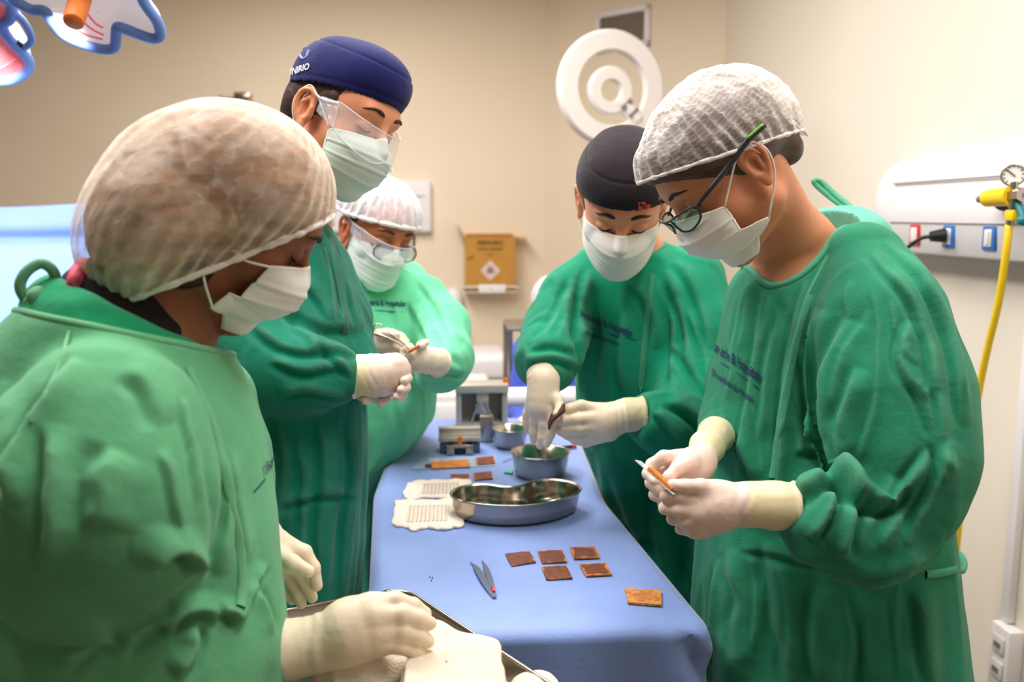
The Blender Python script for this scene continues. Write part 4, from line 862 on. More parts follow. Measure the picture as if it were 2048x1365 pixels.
# ================================================================ head
def frame(o, f, uh, s=1.0):
    f = nrm(f); r = nrm(np.cross(f, uh)); u = np.cross(r, f); return dict(o=np.asarray(o, float), R=np.stack([r, f, u], 1), s=s)
def W(h, x, y, z): return h['o']+h['R']@(np.array([x, y, z])*h['s'])
def WA(h, A): return h['o']+(np.asarray(A)*h['s'])@h['R'].T
def body(t, h, skin, necks, secs, arms, eyes=True, off=.024, legs=True, ear=True, sub=.0022):
    """one continuous figure: head with face and ears, neck, torso, arms and legs"""
    s = h['s']; o = h['o']; base = necks
    S = secs; allc = np.array([(c[1], c[2]) for c in S]); ab = max(max(c[3], c[4]) for c in S)
    lo = np.array([min(allc[:, 0].min()-ab, o[0]-.2), min(allc[:, 1].min()-ab, o[1]-.2), -.02]); hi = np.array([max(allc[:, 0].max()+ab, o[0]+.2), max(allc[:, 1].max()+ab, o[1]+.2), o[2]+.24])
    for a in arms:
        for p, r in a: lo[:2] = np.minimum(lo[:2], p[:2]-r-.03); hi[:2] = np.maximum(hi[:2], p[:2]+r+.03)
    v = Vol(lo, hi, sub, fine=[(o[0]-.155, o[0]+.155), (o[1]-.155, o[1]+.155), (o[2]-.17, o[2]+.17)], coarse=.014)
    v.stack(S, off=off, k=.0)
    for a in arms: v.chain([(p, max(min(r-off-.02, .036), .018)) for p, r in a], k=.04)
    nb = np.asarray(base, float); nt_ = W(h, 0, -.022, -.03)
    v.cone(nt_, nb, .052*s, .058*s, k=.03); v.cone(nb, nb-np.array((0, 0, .10)), .060, .07, k=.04)
    if legs:
        f0 = S[-1]; c = np.array((f0[1], f0[2], 0)); 
        for sx in (-1, 1):
            hp = c+RT*sx*min(.08, f0[3]*.38); v.chain([(hp+(0, 0, .85), min(.07, f0[3]*.42)), (hp+(0, 0, .5), min(.052, f0[3]*.36)), (hp+(0, 0, .12), .045), (hp+(0, 0, .05), .04)], k=.03)
    R = h['R']; E = lambda c, r, k=.01, op='u': v.ell(W(h, *c), np.array(r)*s, R, k*s, op); Cn = lambda a, b, ra, rb, k=.01, op='u': v.cone(W(h, *a), W(h, *b), ra*s, rb*s, k*s, op)
    E((0, -.004, .045), (.074, .095, .083), .02); E((0, .035, -.01), (.060, .055, .075), .03); E((0, .05, .05), (.056, .046, .045), .03)
    Cn((0, .02, -.05), (0, .072, -.088), .048, .021, .03)
    for q in (-1, 1):
        Cn((q*.048, .0, -.055), (q*.016, .072, -.091), .016, .014, .03); E((q*.043, .055, -.018), (.022, .024, .022), .022)
    Cn((-.034, .086, .042), (.034, .086, .042), .009, .009, .016)
    for q in (-1, 1): E((q*.031, .104, .018), (.018, .016, .013), .012, 's')
    Cn((0, .090, .030), (0, .116, -.014), .0075, .0105, .012)
    for q in (-1, 1): E((q*.012, .102, -.019), (.009, .010, .007), .008)
    Cn((-.018, .090, -.045), (.018, .090, -.045), .009, .009, .01); Cn((-.014, .088, -.057), (.014, .088, -.057), .009, .009, .008)
    for q in (-1, 1): E((q*.031, .081, .017), (.0145, .0135, .0125), .003)
    if ear:
        for q in (-1, 1):
            x = q*.075; Cr = [(x, .010, .012), (x+q*.004, .008, .026), (x+q*.009, -.004, .034), (x+q*.012, -.018, .028), (x+q*.012, -.023, .012), (x+q*.009, -.019, -.006), (x+q*.005, -.010, -.020), (x+q*.002, -.003, -.026)]
            E((x+q*.001, -.005, .004), (.009, .018, .030), .006); E((x+q*.011, -.004, .004), (.009, .011, .018), .003, 's'); E((x+q*.012, -.012, .020), (.006, .007, .009), .003, 's')
            cr = smooth_path(Cr, 3)
            for a, b in zip(cr[:-1], cr[1:]): Cn(tuple(a), tuple(b), .0038, .0038, .003)
            E((x+q*.003, -.003, -.026), (.005, .008, .009), .004); Cn((x+q*.004, .009, .008), (x+q*.003, .008, -.008), .0045, .004, .003)
            for a, b in (((x+q*.005, -.002, .022), (x+q*.008, -.012, .012)), ((x+q*.008, -.012, .012), (x+q*.006, -.010, -.008))): Cn(a, b, .003, .0032, .003)
    V, Q = v.extract(); V = relax(V, Q, 1, .3); N_ = vnormals(V, Q)
    ob = link('body', mesh('body', V, Q), skin, t)
    h['bvh'] = BVHTree.FromPolygons(V.tolist(), Q.tolist())
    return ob
def hit(h, p, d, off=0):
    """from local point p along local direction d onto the body"""
    a = W(h, *p); dv = h['R']@np.array(d, float); r = h['bvh'].ray_cast(Vector(a), Vector(nrm(dv)), .4)
    return None if r[0] is None else np.array(r[0])+np.array(r[1])*off
def facefeat(t, h, sides=(-1, 1)):
    for q in sides:
        b = []; l = []
        for k in range(7):
            u = k/6; x = q*(.014+.036*u); z = .043+.007*math.sin(u*2.4)-.006*u*u
            p = hit(h, (x, .25, z), (0, -1, 0), .0006); b.append(p)
            x2 = q*(.0175+.027*u); z2 = .0115-.0035*math.sin(u*math.pi); p2 = hit(h, (x2, .25, z2), (0, -1, 0), .0006); l.append(p2)
        if all(p is not None for p in b): tube('eyebrow', b, [.0016, .0036, .0036, .003, .0026, .0018, .0008], M['brow'], t, 8)
        if all(p is not None for p in l): tube('eyelashes', l, [.0006, .0014, .0017, .0017, .0016, .0014, .0007], M['lash'], t, 8)
def local_uv(o, h, V, c=(0, -.005, .045)):
    """wrap coordinates of a cap round the head: turn about the up axis, height"""
    L_ = (V-h['o'])@h['R']/h['s']-np.array(c); u = np.arctan2(L_[:, 0], L_[:, 1])/(2*math.pi); el = np.arctan2(L_[:, 2], np.hypot(L_[:, 0], L_[:, 1]))/math.pi*2
    me = o.data; uvl = me.uv_layers.new(name='UVMap'); idx = np.zeros(len(me.loops), np.int32); me.loops.foreach_get('vertex_index', idx)
    uvl.data.foreach_set('uv', np.stack([u[idx], el[idx]], 1).astype(np.float32).ravel())
def cap_volume(h, blobs, res, plane=None, k=.03, inner=None, extra=()):
    """blobs: (centre, radii) in head measures; plane: (point, normal) the cap is cut below"""
    P_ = np.array([W(h, *b[0]) for b in blobs]); r = max(max(b[1]) for b in blobs)*h['s']+.03
    v = Vol(P_.min(0)-r, P_.max(0)+r, res)
    for c, rad in blobs: v.ell(W(h, *c), np.array(rad)*h['s'], h['R'], k*h['s'])
    for a, b, ra, rb, kk in extra: v.cone(W(h, *a), W(h, *b), ra*h['s'], rb*h['s'], kk*h['s'])
    if plane is not None: n_ = h['R']@nrm(plane[1]); v.half(W(h, *plane[0]), n_, P_.mean(0), 1.0, k=.004)
    return v
def cap(name, t, h, blobs, m, plane, res=.003, thick=.0, wr=None, k=.03, open_=True, extra=(), gather=None, disp=None):
    v = cap_volume(h, blobs, res, plane, k, extra=extra); V, Q = v.extract(); V = relax(V, Q, 1)
    pw = W(h, *plane[0]); nw = h['R']@nrm(plane[1])
    dist = -((V-pw)@nw)                                   # height above the cap's opening
    if open_:
        keep = dist > res*.9; kq = keep[Q].all(1); Q = Q[kq]; used = np.unique(Q); mp_ = -np.ones(len(V), int); mp_[used] = np.arange(len(used)); V = V[used]; Q = mp_[Q]; dist = dist[used]
    N_ = vnormals(V, Q); L_ = (V-h['o'])@h['R']/h['s']
    d = np.zeros(len(V))
    if wr: d += wr[0]*(ridge(L_*np.array(wr[1])+wr[2]))
    if gather:
        n_, amp, fall = gather; u = np.arctan2(L_[:, 0], L_[:, 1]+.01); d += amp*np.sin(u*n_+1.5*noise(L_*30))*np.exp(-dist/fall)
    if disp: d += disp(L_, dist)
    V = V+N_*d[:, None]
    o = link(name, mesh(name, V, Q), m, t); local_uv(o, h, V)
    if thick: s_ = o.modifiers.new('thick', 'SOLIDIFY'); s_.thickness = thick; s_.offset = 1
    return o, V, Q
def mask(t, h, m, top=-.002, bot=-.112, side=.066, bulge=1.0, back=.02, sidez=(-.006, -.082), pucker=.3, loops=True, shift=(0, 0, 0), nose=.121, chin=.092, ear_pts=None, earsides=(-1, 1), under=.05, prof=None, sidec=None):
    """pleated surgical mask following the face, with ear loops"""
    nu, nv = 60, 44; V = []
    prof = np.array([(0, .102*1.0+.004, top+.008), (.12, nose, -.012), (.25, nose+.004, -.026), (.45, nose-.004, -.050), (.65, nose-.012, -.075), (.82, chin+.012, -.098), (.93, chin-.004, bot), (1.0, chin-under, bot-.002)]) if prof is None else np.array(prof)
    for j in range(nv+1):
        v = j/nv; cy = np.interp(v, prof[:, 0], prof[:, 1]); cz = np.interp(v, prof[:, 0], prof[:, 2])
        sz = sidez[0]+(sidez[1]-sidez[0])*v; sy = back-.004*math.cos(v*math.pi)-(.010*v if v > .5 else .005)
        if sidec is not None: sy, sz = np.interp(v, [q[0] for q in sidec], [q[1] for q in sidec]), np.interp(v, [q[0] for q in sidec], [q[2] for q in sidec])
        for i in range(nu+1):
            u = -1+2*i/nu; a = abs(u); th = a*math.pi/2
            x = side*math.sin(th)**.95*np.sign(u)*(1-.10*math.sin(v*math.pi)*0); w_ = (1-math.cos(th)**1.15)   # 0 centre, 1 edge
            w2 = a**1.35
            y = cy+(sy-cy)*w_; z = cz+(sz-cz)*w2
            nb = math.exp(-(u/.16)**2)*math.exp(-(v/.16)**2); y -= .006*(1-nb)*math.exp(-(v/.12)**2)*(1-a)*1.5
            pl = sum(.0022*math.exp(-((v-c-.02*math.sin(u*3+c*9))/.022)**2)-.0016*math.exp(-((v-c-.035)/.02)**2) for c in (.26, .48, .70))*(1-pucker*a)
            pl += .0012*math.sin(u*9+v*7)*w_+.0016*noise(np.array([[u*4, v*5, side*100]]))[0]
            V.append((x+shift[0]+np.sign(u)*pl*.5*w_, y+shift[1]+pl*(1-w_*.3)+.0, z+shift[2]))
    V = WA(h, np.array(V)); w_ = nu+1
    Q = np.array([(j*w_+i, j*w_+i+1, (j+1)*w_+i+1, (j+1)*w_+i) for j in range(nv) for i in range(nu)])
    # keep it in front of the skin
    if 'bvh' in h:
        N_ = vnormals(V, Q); fdir = h['R']@np.array((0, 1, 0)); sg = 1 if (N_@fdir).mean() > 0 else -1
        N2 = N_*sg
        for i in range(len(V)):
            if abs(i % (nu+1)-nu/2) > nu*.43: continue
            r = h['bvh'].ray_cast(Vector(V[i]+N2[i]*.03), Vector(-N2[i]), .045)
            if r[0] is not None and r[3] > 0:
                need = .0015-(r[3]*-1+.03)*1.0   # distance of the mask point above the skin = .03 - r[3]... negative when inside
                gap = r[3]-.03
                if gap < .0015: V[i] = V[i]+N2[i]*min(.0015-gap, .018)
    o = link('surgical_mask', mesh('surgical_mask', V, Q), m, t); s_ = o.modifiers.new('thick', 'SOLIDIFY'); s_.thickness = .0012; s_.offset = 0
    # stitched hem lines
    G_ = V.reshape(nv+1, nu+1, 3)
    for row in (1, nv-1): tube('hem', list(G_[row, ::3]), .0009, m, o, 6, 1)
    for col in (1, nu-1): tube('hem', list(G_[::3, col]), .0011, m, o, 6, 1)
    for q in earsides:
        c = nu-1 if q > 0 else 1; e0 = G_[1, c]; e1 = G_[nv-1, c]
        ep = ear_pts or [(q*.078, .012, .024), (q*.084, -.012, .036), (q*.085, -.028, .012), (q*.079, -.014, -.024)]
        ep = [(q*abs(p[0]), p[1], p[2]) for p in ep]
        tube('ear_loop', [e0]+[W(h, *p) for p in ep]+[e1], .0014, M['loop'], o, 8)
    return o
# ================================================================ gown
def secs_px(rows, hem=True, zend=.32):
    out = []
    for (y, xl, xr, d, b) in rows:
        c = P((xl+xr)/2, y, d); out.append((c[2], c[0], c[1], (xr-xl)/2/F*d, b))
    if hem: z, cx, cy, a, b = out[-1]; out += [(min(z-.25, .6), cx, cy, a*1.04, b*1.05), (zend, cx, cy, a*1.10, b*1.12)]
    return out
def nodes_px(ns): return [(P(x, y, d), r/F*d) for x, y, d, r in ns]
def gown(t, key, secs, sleeves, neck, res, strokes=(), flute_amp=.006, zend=.32, wr=(.0035, (16, 16, 6)), seed=0, slwr=.004, k_arm=.03, zfine=None, neckcone=None, planes=(), extra=(), k_low=.03, bind=None):
    S = secs; allc = np.array([(c[1], c[2]) for c in S]); ab = max(max(c[3], c[4]) for c in S)
    lo = np.array([allc[:, 0].min()-ab-.03, allc[:, 1].min()-ab-.03, zend-.02]); hi = np.array([allc[:, 0].max()+ab+.03, allc[:, 1].max()+ab+.03, max(c[0] for c in S)+.05])
    for a in list(sleeves)+[e[0] for e in extra]:
        for p, r in a: lo[:2] = np.minimum(lo[:2], p[:2]-r-.03); hi[:2] = np.maximum(hi[:2], p[:2]+r+.03); hi[2] = max(hi[2], p[2]+r+.03)
    if zfine is None: zfine = .70
    v = Vol(lo, hi, res, fine=[None if False else (lo[0], hi[0]), (lo[1], hi[1]), (zfine, hi[2])], coarse=.02)
    def fl(u, w_, z):
        th = np.arctan2(w_, u); a = np.clip((1.25-z)/.6, 0, 1)*flute_amp
        return a*(np.sin(th*9+2*np.sin(z*3+seed)+seed)+.6*np.sin(th*17+1.7*seed+1.5*np.sin(z*4)))
    v.stack(S, flute=fl, k=.0)
    for a, k_ in extra: old = v.F; v.F = np.full_like(old, 1.0); v.chain(a, k=.05); v.F = smin(old, v.F, k_)
    for ai, a in enumerate(sleeves):
        sv = [(p, r) for p, r in a]; old = v.F; v.F = np.full_like(old, 1.0); v.chain(sv, k=.05); (p0, r0), (p1, r1) = a[-2], a[-1]; n_ = nrm(p1-p0); v.half(p1+n_*.002, n_, p1+n_*(r1+.02), r1+.045, k=.004); v.F = smin(old, v.F, k_low if ai == 0 and extra else k_arm)
    F0 = v.F.copy()
    if neckcone: 
        for (a, b, ra, rb) in neckcone: v.cone(a, b, ra, rb, k=.012, op='s')
    for (p_, n_, c_, r_) in planes: v.half(p_, n_, c_, r_, k=.003)
    V, Q = v.extract()
    gi = [np.clip(np.searchsorted(v.ax[i], V[:, i]), 1, len(v.ax[i])-1) for i in range(3)]; gj = [g-(np.abs(v.ax[i][g-1]-V[:, i]) < np.abs(v.ax[i][g]-V[:, i])) for i, g in enumerate(gi)]
    f0 = F0[tuple(gj)]; f1 = v.F[tuple(gj)]; ring = (np.abs(f0) < res*1.1) & (np.abs(f1-f0) > res*.15) & (V[:, 2] > zend+.3)
    V = relax(V, Q, 1); N_ = vnormals(V, Q)
    d = wr[0]*ridge(V*np.array(wr[1])+seed)+.002*noise(V*9+seed)
    for a in sleeves:   # bunching across the sleeve
        P_ = np.array([p for p, r in a]); R_ = np.array([r for p, r in a]); best = np.full(len(V), 9.); tt = np.zeros(len(V)); cum = 0; dirs = np.zeros_like(V)
        for i in range(len(P_)-1):
            e = P_[i+1]-P_[i]; L_ = np.linalg.norm(e); e = e/L_; q = V-P_[i]; s_ = np.clip(q@e, 0, L_); dd = np.linalg.norm(q-s_[:, None]*e, axis=1)-(R_[i]+(R_[i+1]-R_[i])*s_/L_); u = dd < best
            best[u] = dd[u]; tt[u] = cum+s_[u]; dirs[u] = e; cum += L_
        wgt = np.clip(1-best/.02, 0, 1)*np.clip((tt/cum-.22)*3, 0, 1)
        al = (V*dirs).sum(1)
        d += wgt*slwr*(ridge(np.c_[tt*24+seed, V[:, 0]*6+V[:, 2]*5, V[:, 1]*6+seed])*1.6+.2*np.sin(tt*120+4*noise(V*8)))
    d += px_strokes(V, N_, strokes)
    V = V+N_*d[:, None]; V = relax(V, Q, 1, .25)
    o = link('gown', mesh('gown', V, Q), G[key], t)
    if bind is not None and ring.sum() > 30:
        p = V[ring]; c = p.mean(0); a = np.arctan2((p-c)@FH, (p-c)@RT); nb_ = 110; bi = ((a+math.pi)/(2*math.pi)*nb_).astype(int) % nb_; pts = [p[bi == i].mean(0) for i in range(nb_) if (bi == i).any()]
        full = [i for i in range(nb_) if (bi == i).any()]; gp_ = [(full[(k+1) % len(full)]-full[k]) % nb_ for k in range(len(full))]; k0 = int(np.argmax(gp_)); gaps = [1] if gp_[k0] > 12 else []
        if gaps: pts = pts[k0+1:]+pts[:k0+1]
        p = np.array(pts); ker = np.array([1, 2, 3, 2, 1])/9.
        for _ in range(3): q = np.vstack([p[:1], p[:1], p, p[-1:], p[-1:]]) if gaps else np.vstack([p[-2:], p, p[:2]]); p = np.stack([np.convolve(q[:, i], ker, 'valid') for i in range(3)], 1)
        tube('neck_binding', p if len(gaps) else np.vstack([p, p[:2]]), bind[0], bind[1], o, 10, 2)
    bv = BVHTree.FromPolygons(V.tolist(), Q.tolist())
    return o, bv
def shell(name, rows, m, cut, t, res=.004, seed=0, amp=.003, planes=()):
    SS = secs_px(rows, hem=False); al = np.array(SS); lo = np.array([al[:, 1].min()-.25, al[:, 2].min()-.2, al[:, 0].min()-.01]); hi = np.array([al[:, 1].max()+.25, al[:, 2].max()+.2, al[:, 0].max()+.03]); v = Vol(lo, hi, res); v.stack(SS, k=0)
    for c_ in cut: v.cone(*c_[:4], k=.008, op='s')
    for p_, n_ in planes: v.half(p_, n_, p_, .6, k=.003)
    V, Q = v.extract(); V = relax(V, Q, 1); N_ = vnormals(V, Q); V = V+N_*(amp*ridge(V*np.array((14, 14, 8))+seed))[:, None]; return link(name, mesh(name, V, Q), m, t)
def cast(bv, x, y, off=0.0):
    d = nrm(FW+RT*(x-1024)/F-UP*(y-682.5)/F); r = bv.ray_cast(Vector(CAM), Vector(d), 9)
    if r[0] is None: return None, None
    n = np.array(r[1]); n = n if n@d < 0 else -n
    return np.array(r[0])+n*off, n
def seam(name, bv, pts, w_, m, parent, h=.002, k=8, round_=False):
    """a sewn band lying on the cloth along picture points"""
    q = [cast(bv, x, y) for x, y in smooth_path([(a, b) for a, b in pts], k)]; q = [a for a in q if a[0] is not None]
    if len(q) < 3: return None
    p = np.array([a[0] for a in q]); n = np.array([a[1] for a in q])
    ker = np.array([1, 2, 3, 2, 1])/9.
    for _ in range(2):
        pp = np.pad(p, ((2, 2), (0, 0)), 'edge'); p = np.stack([np.convolve(pp[:, i], ker, 'valid') for i in range(3)], 1)
        nn = np.pad(n, ((2, 2), (0, 0)), 'edge'); n = np.stack([np.convolve(nn[:, i], ker, 'valid') for i in range(3)], 1)
    n /= np.linalg.norm(n, axis=1)[:, None]; T = np.gradient(p, axis=0); T /= np.linalg.norm(T, axis=1)[:, None]+1e-9; S_ = np.cross(T, n)
    prof = [(-1, -.5), (-.95, .6), (-.6, 1), (.6, 1), (.95, .6), (1, -.5)] if not round_ else [(math.cos(a), math.sin(a)*1.0) for a in np.linspace(math.pi, 0, 8)]
    V = np.concatenate([[p[i]+S_[i]*w_*a+n[i]*h*b for a, b in prof] for i in range(len(p))]); c = len(prof)
    Q = [(i*c+j, i*c+j+1, (i+1)*c+j+1, (i+1)*c+j) for i in range(len(p)-1) for j in range(c-1)]+[((i+1)*c, i*c, i*c+c-1, (i+1)*c+c-1) for i in range(len(p)-1)]
    return link(name, mesh(name, V, Q), m, parent)
def print_on(name, bv, s, size, o, r, u, m, parent, bold=True, off=.0022, face=.02):
    """writing printed on cloth: o, r, u are the picture place and the picture vectors of one em"""
    me = text_mesh(s, 1.0, bold, 'CENTER'); bm = bmesh.new(); bm.from_mesh(me)
    bmesh.ops.triangulate(bm, faces=bm.faces)
    for _ in range(2): bmesh.ops.subdivide_edges(bm, edges=[e for e in bm.edges if e.calc_length() > .12], cuts=1)
    bad = []
    for v in bm.verts:
        x = o[0]+v.co.x*r[0]*size+v.co.y*u[0]*size; y = o[1]+v.co.x*r[1]*size+v.co.y*u[1]*size; q, n = cast(bv, x, y, off)
        if q is None or (v.index >= 0 and abs(n@FW) < face): bad.append(v)
        if q is not None: v.co = Vector(q)
    bmesh.ops.delete(bm, geom=bad, context='VERTS'); bm.to_mesh(me); bm.free(); me.materials.clear()
    if len(me.polygons): return link(name, me, m, parent, smooth=False)
# ================================================================ gloves
def glove(t, m, wrist, palm, fingers, cuff, res=.0019, kp=.012, wr=.0003, flare=True, cm=None):
    """wrist: (x,y,d,r px); palm: capsules; fingers: chains; cuff: chain from the wrist up the sleeve"""
    A = [nodes_px(c) for c in palm]; B = [nodes_px(c) for c in fingers]; Cc = nodes_px(cuff) if cuff else None
    allp = [q for c in A+B+([Cc] if Cc else []) for q in c]; lo = np.min([p-r for p, r in allp], 0)-.015; hi = np.max([p+r for p, r in allp], 0)+.015
    v = Vol(lo, hi, res)
    for c in A: v.chain(c, k=kp)
    if Cc:
        v.chain(Cc, k=.015); (p0, r0), (p1, r1) = Cc[-2], Cc[-1]; n_ = nrm(p1-p0); v.half(p1, n_, p1+n_*(r1+.01), r1+.03, k=.0)
    pv = v.F.copy(); fv = np.full_like(pv, 1.0)
    for c in B: v.F = np.full_like(pv, 1.0); v.chain(c, k=.004); fv = smin(fv, v.F, .0025)
    v.F = smin(pv, fv, .009)
    V, Q = v.extract(); V = relax(V, Q, 1, .4); N_ = vnormals(V, Q); d = wr*ridge(V*70)
    if Cc:   # creases at the wrist and slack along the cuff
        w0 = Cc[0][0]; ax = nrm(Cc[-1][0]-w0); s_ = (V-w0)@ax; L_ = np.linalg.norm(Cc[-1][0]-w0)
        env = np.exp(-((s_-.004)/.016)**2); d += env*.0010*np.sin(s_*430+6*noise(V*18))*(.4+.6*noise(V*30+4)); d += np.clip(s_/.03, 0, 1)*(.0009*ridge(V*np.array((24, 24, 24))+5)+.0018*noise(V*22))
        # rolled bead at the end of the cuff
        d += .0030*np.exp(-((s_-(L_-.003))/.0028)**2)
    V = V+N_*d[:, None]
    if Cc and cm:   # the thicker, yellower cuff is a part of its own
        far = (s_ > .012)[Q].all(1); out = []
        for nm, q in (('glove', Q[~far]), ('glove_cuff', Q[far])):
            if not len(q): continue
            us = np.unique(q); mp_ = -np.ones(len(V), int); mp_[us] = np.arange(len(us)); out.append(link(nm, mesh(nm, V[us], mp_[q]), m if nm == 'glove' else cm, t if nm == 'glove' else out[0]))
        return out[0]
    return link('glove', mesh('glove', V, Q), m, t)

def shield(t, h, m, mr, zt=.036, zb=-.016, rx=.076, ry=.088, y0=.034, drop=0.0, arms=True):
    """clear wraparound safety shield with side arms"""
    g = thing_part('safety_goggles', t, h); nu, nv = 36, 10; V = []
    def pt(u, v):
        th = u*1.35; x = rx*math.sin(th); y = y0+ry*math.cos(th)+.010*v; z = zt+(zb-zt)*v; z += (.012*abs(u)**3)*v+(.012*math.exp(-(u/.18)**2))*max(0, v-.4)/.6-drop*math.cos(th)
        return W(h, x, y, z)
    V = [pt(-1+2*i/nu, j/nv) for j in range(nv+1) for i in range(nu+1)]; w_ = nu+1
    Q = np.array([(j*w_+i, j*w_+i+1, (j+1)*w_+i+1, (j+1)*w_+i) for j in range(nv) for i in range(nu)]); link('lens', mesh('lens', np.array(V), Q), m, g)
    us = np.linspace(-1, 1, 25); loop = [pt(u, 0) for u in us]+[pt(1, .5)]+[pt(u, 1) for u in us[::-1]]+[pt(-1, .5), pt(-1, 0)]
    tube('rim', loop, .0014, mr, g, 8, 1)
    if arms:
        for q in (-1, 1):
            a = pt(q, .1); tube('temple_arm', [a, W(h, q*.082, .02, .034-drop*.3), W(h, q*.083, -.010, .040)], [.0028, .0024, .002], mr, g, 8)
            P4 = [pt(q*.98, 0), pt(q*.98, 1), W(h, q*.081, .022, .012-drop*.3), W(h, q*.081, .022, .038-drop*.3)]; o = link('side_shield', mesh('side_shield', np.array(P4), [(0, 1, 2, 3)]), m, g); s_ = o.modifiers.new('thick', 'SOLIDIFY'); s_.thickness = .001
    return g
def round_specs(t, h, z=-.0):
    g = thing_part('glasses', t, h)
    for q in (-1, 1):
        pts = [W(h, q*.033+.025*math.cos(a), .108-.10*((.033+q*.025*math.cos(a))**2)*6, .008+z+.020*math.sin(a)) for a in np.linspace(0, 2*math.pi, 21)]
        tube('lens_rim', pts, .0018, M['frame'], g, 8, 1); c = sum(pts[:-1])/20
        link('lens', mesh('lens', np.array([c]+pts[:-1]), [(0, 1+i, 1+(i+1) % 20) for i in range(20)]), M['lens'], g)
        tube('temple_arm', [W(h, q*.058, .098, .016+z), W(h, q*.078, .04, .026), W(h, q*.082, -.01, .036)], .0018, M['frame'], g, 8)
    tube('bridge', [W(h, -.009, .108, .012+z), W(h, 0, .112, .016+z), W(h, .009, .108, .012+z)], .0016, M['frame'], g, 8)
    return g
def thing_part(name, t, h):
    o = bpy.data.objects.new(name, None); COL.objects.link(o); o.empty_display_size = .02; o.parent = t; o.location = Vector(W(h, 0, .09, .02))-Vector(t.location); return o
def net_rim(t, net, h, V, Q, m, r):
    """elastic gathered edge along the open border of a cap"""
    from collections import Counter, defaultdict
    E = Counter()
    for q in Q:
        for i in range(4): a, b = int(q[i]), int(q[(i+1) % 4]); E[(min(a, b), max(a, b))] += 1
    adj = defaultdict(list)
    for (a, b), c in E.items():
        if c == 1: adj[a].append(b); adj[b].append(a)
    if not adj: return
    seen = set(); best = []
    for s0 in list(adj):
        if s0 in seen: continue
        path = [s0]; seen.add(s0); cur = s0
        while True:
            nx = [n for n in adj[cur] if n not in seen]
            if not nx: break
            cur = nx[0]; seen.add(cur); path.append(cur)
        if len(path) > len(best): best = path
    p = V[best][::3]
    ker = np.ones(5)/5; pp = np.vstack([p[-2:], p, p[:2]]); p = np.stack([np.convolve(pp[:, i], ker, 'valid') for i in range(3)], 1); p = np.vstack([p, p[:2]])
    rr = r*(1+.16*np.sin(np.arange(len(p))*1.9)+.25*noise(np.c_[np.arange(len(p))*.6, np.zeros(len(p)), np.zeros(len(p))])+.1*np.sin(np.arange(len(p))*.8))
    Vv, Qq = tube_geo(p, rr, 8); return link('elastic_edge', mesh('elastic_edge', Vv, Qq), m, net)
M['netrim'] = mat('gathered net edge', (244, 236, 232), .9, alpha=.85)
SIDEM = [(0, .050, -.012), (.5, .055, -.046), (1, .042, -.076)]
PROFM = [(0, .106, .004), (.12, .121, -.010), (.28, .127, -.026), (.5, .124, -.050), (.7, .112, -.074), (.88, .092, -.094), (1, .060, -.102)]
SIDEC = [(0, .066, -.010), (.5, .070, -.052), (.75, .045, -.060), (1, .026, -.068)]
PROFC = [(0, .112, .010), (.12, .124, -.006), (.28, .131, -.024), (.5, .128, -.046), (.7, .112, -.068), (.85, .094, -.086), (1, .058, -.092)]
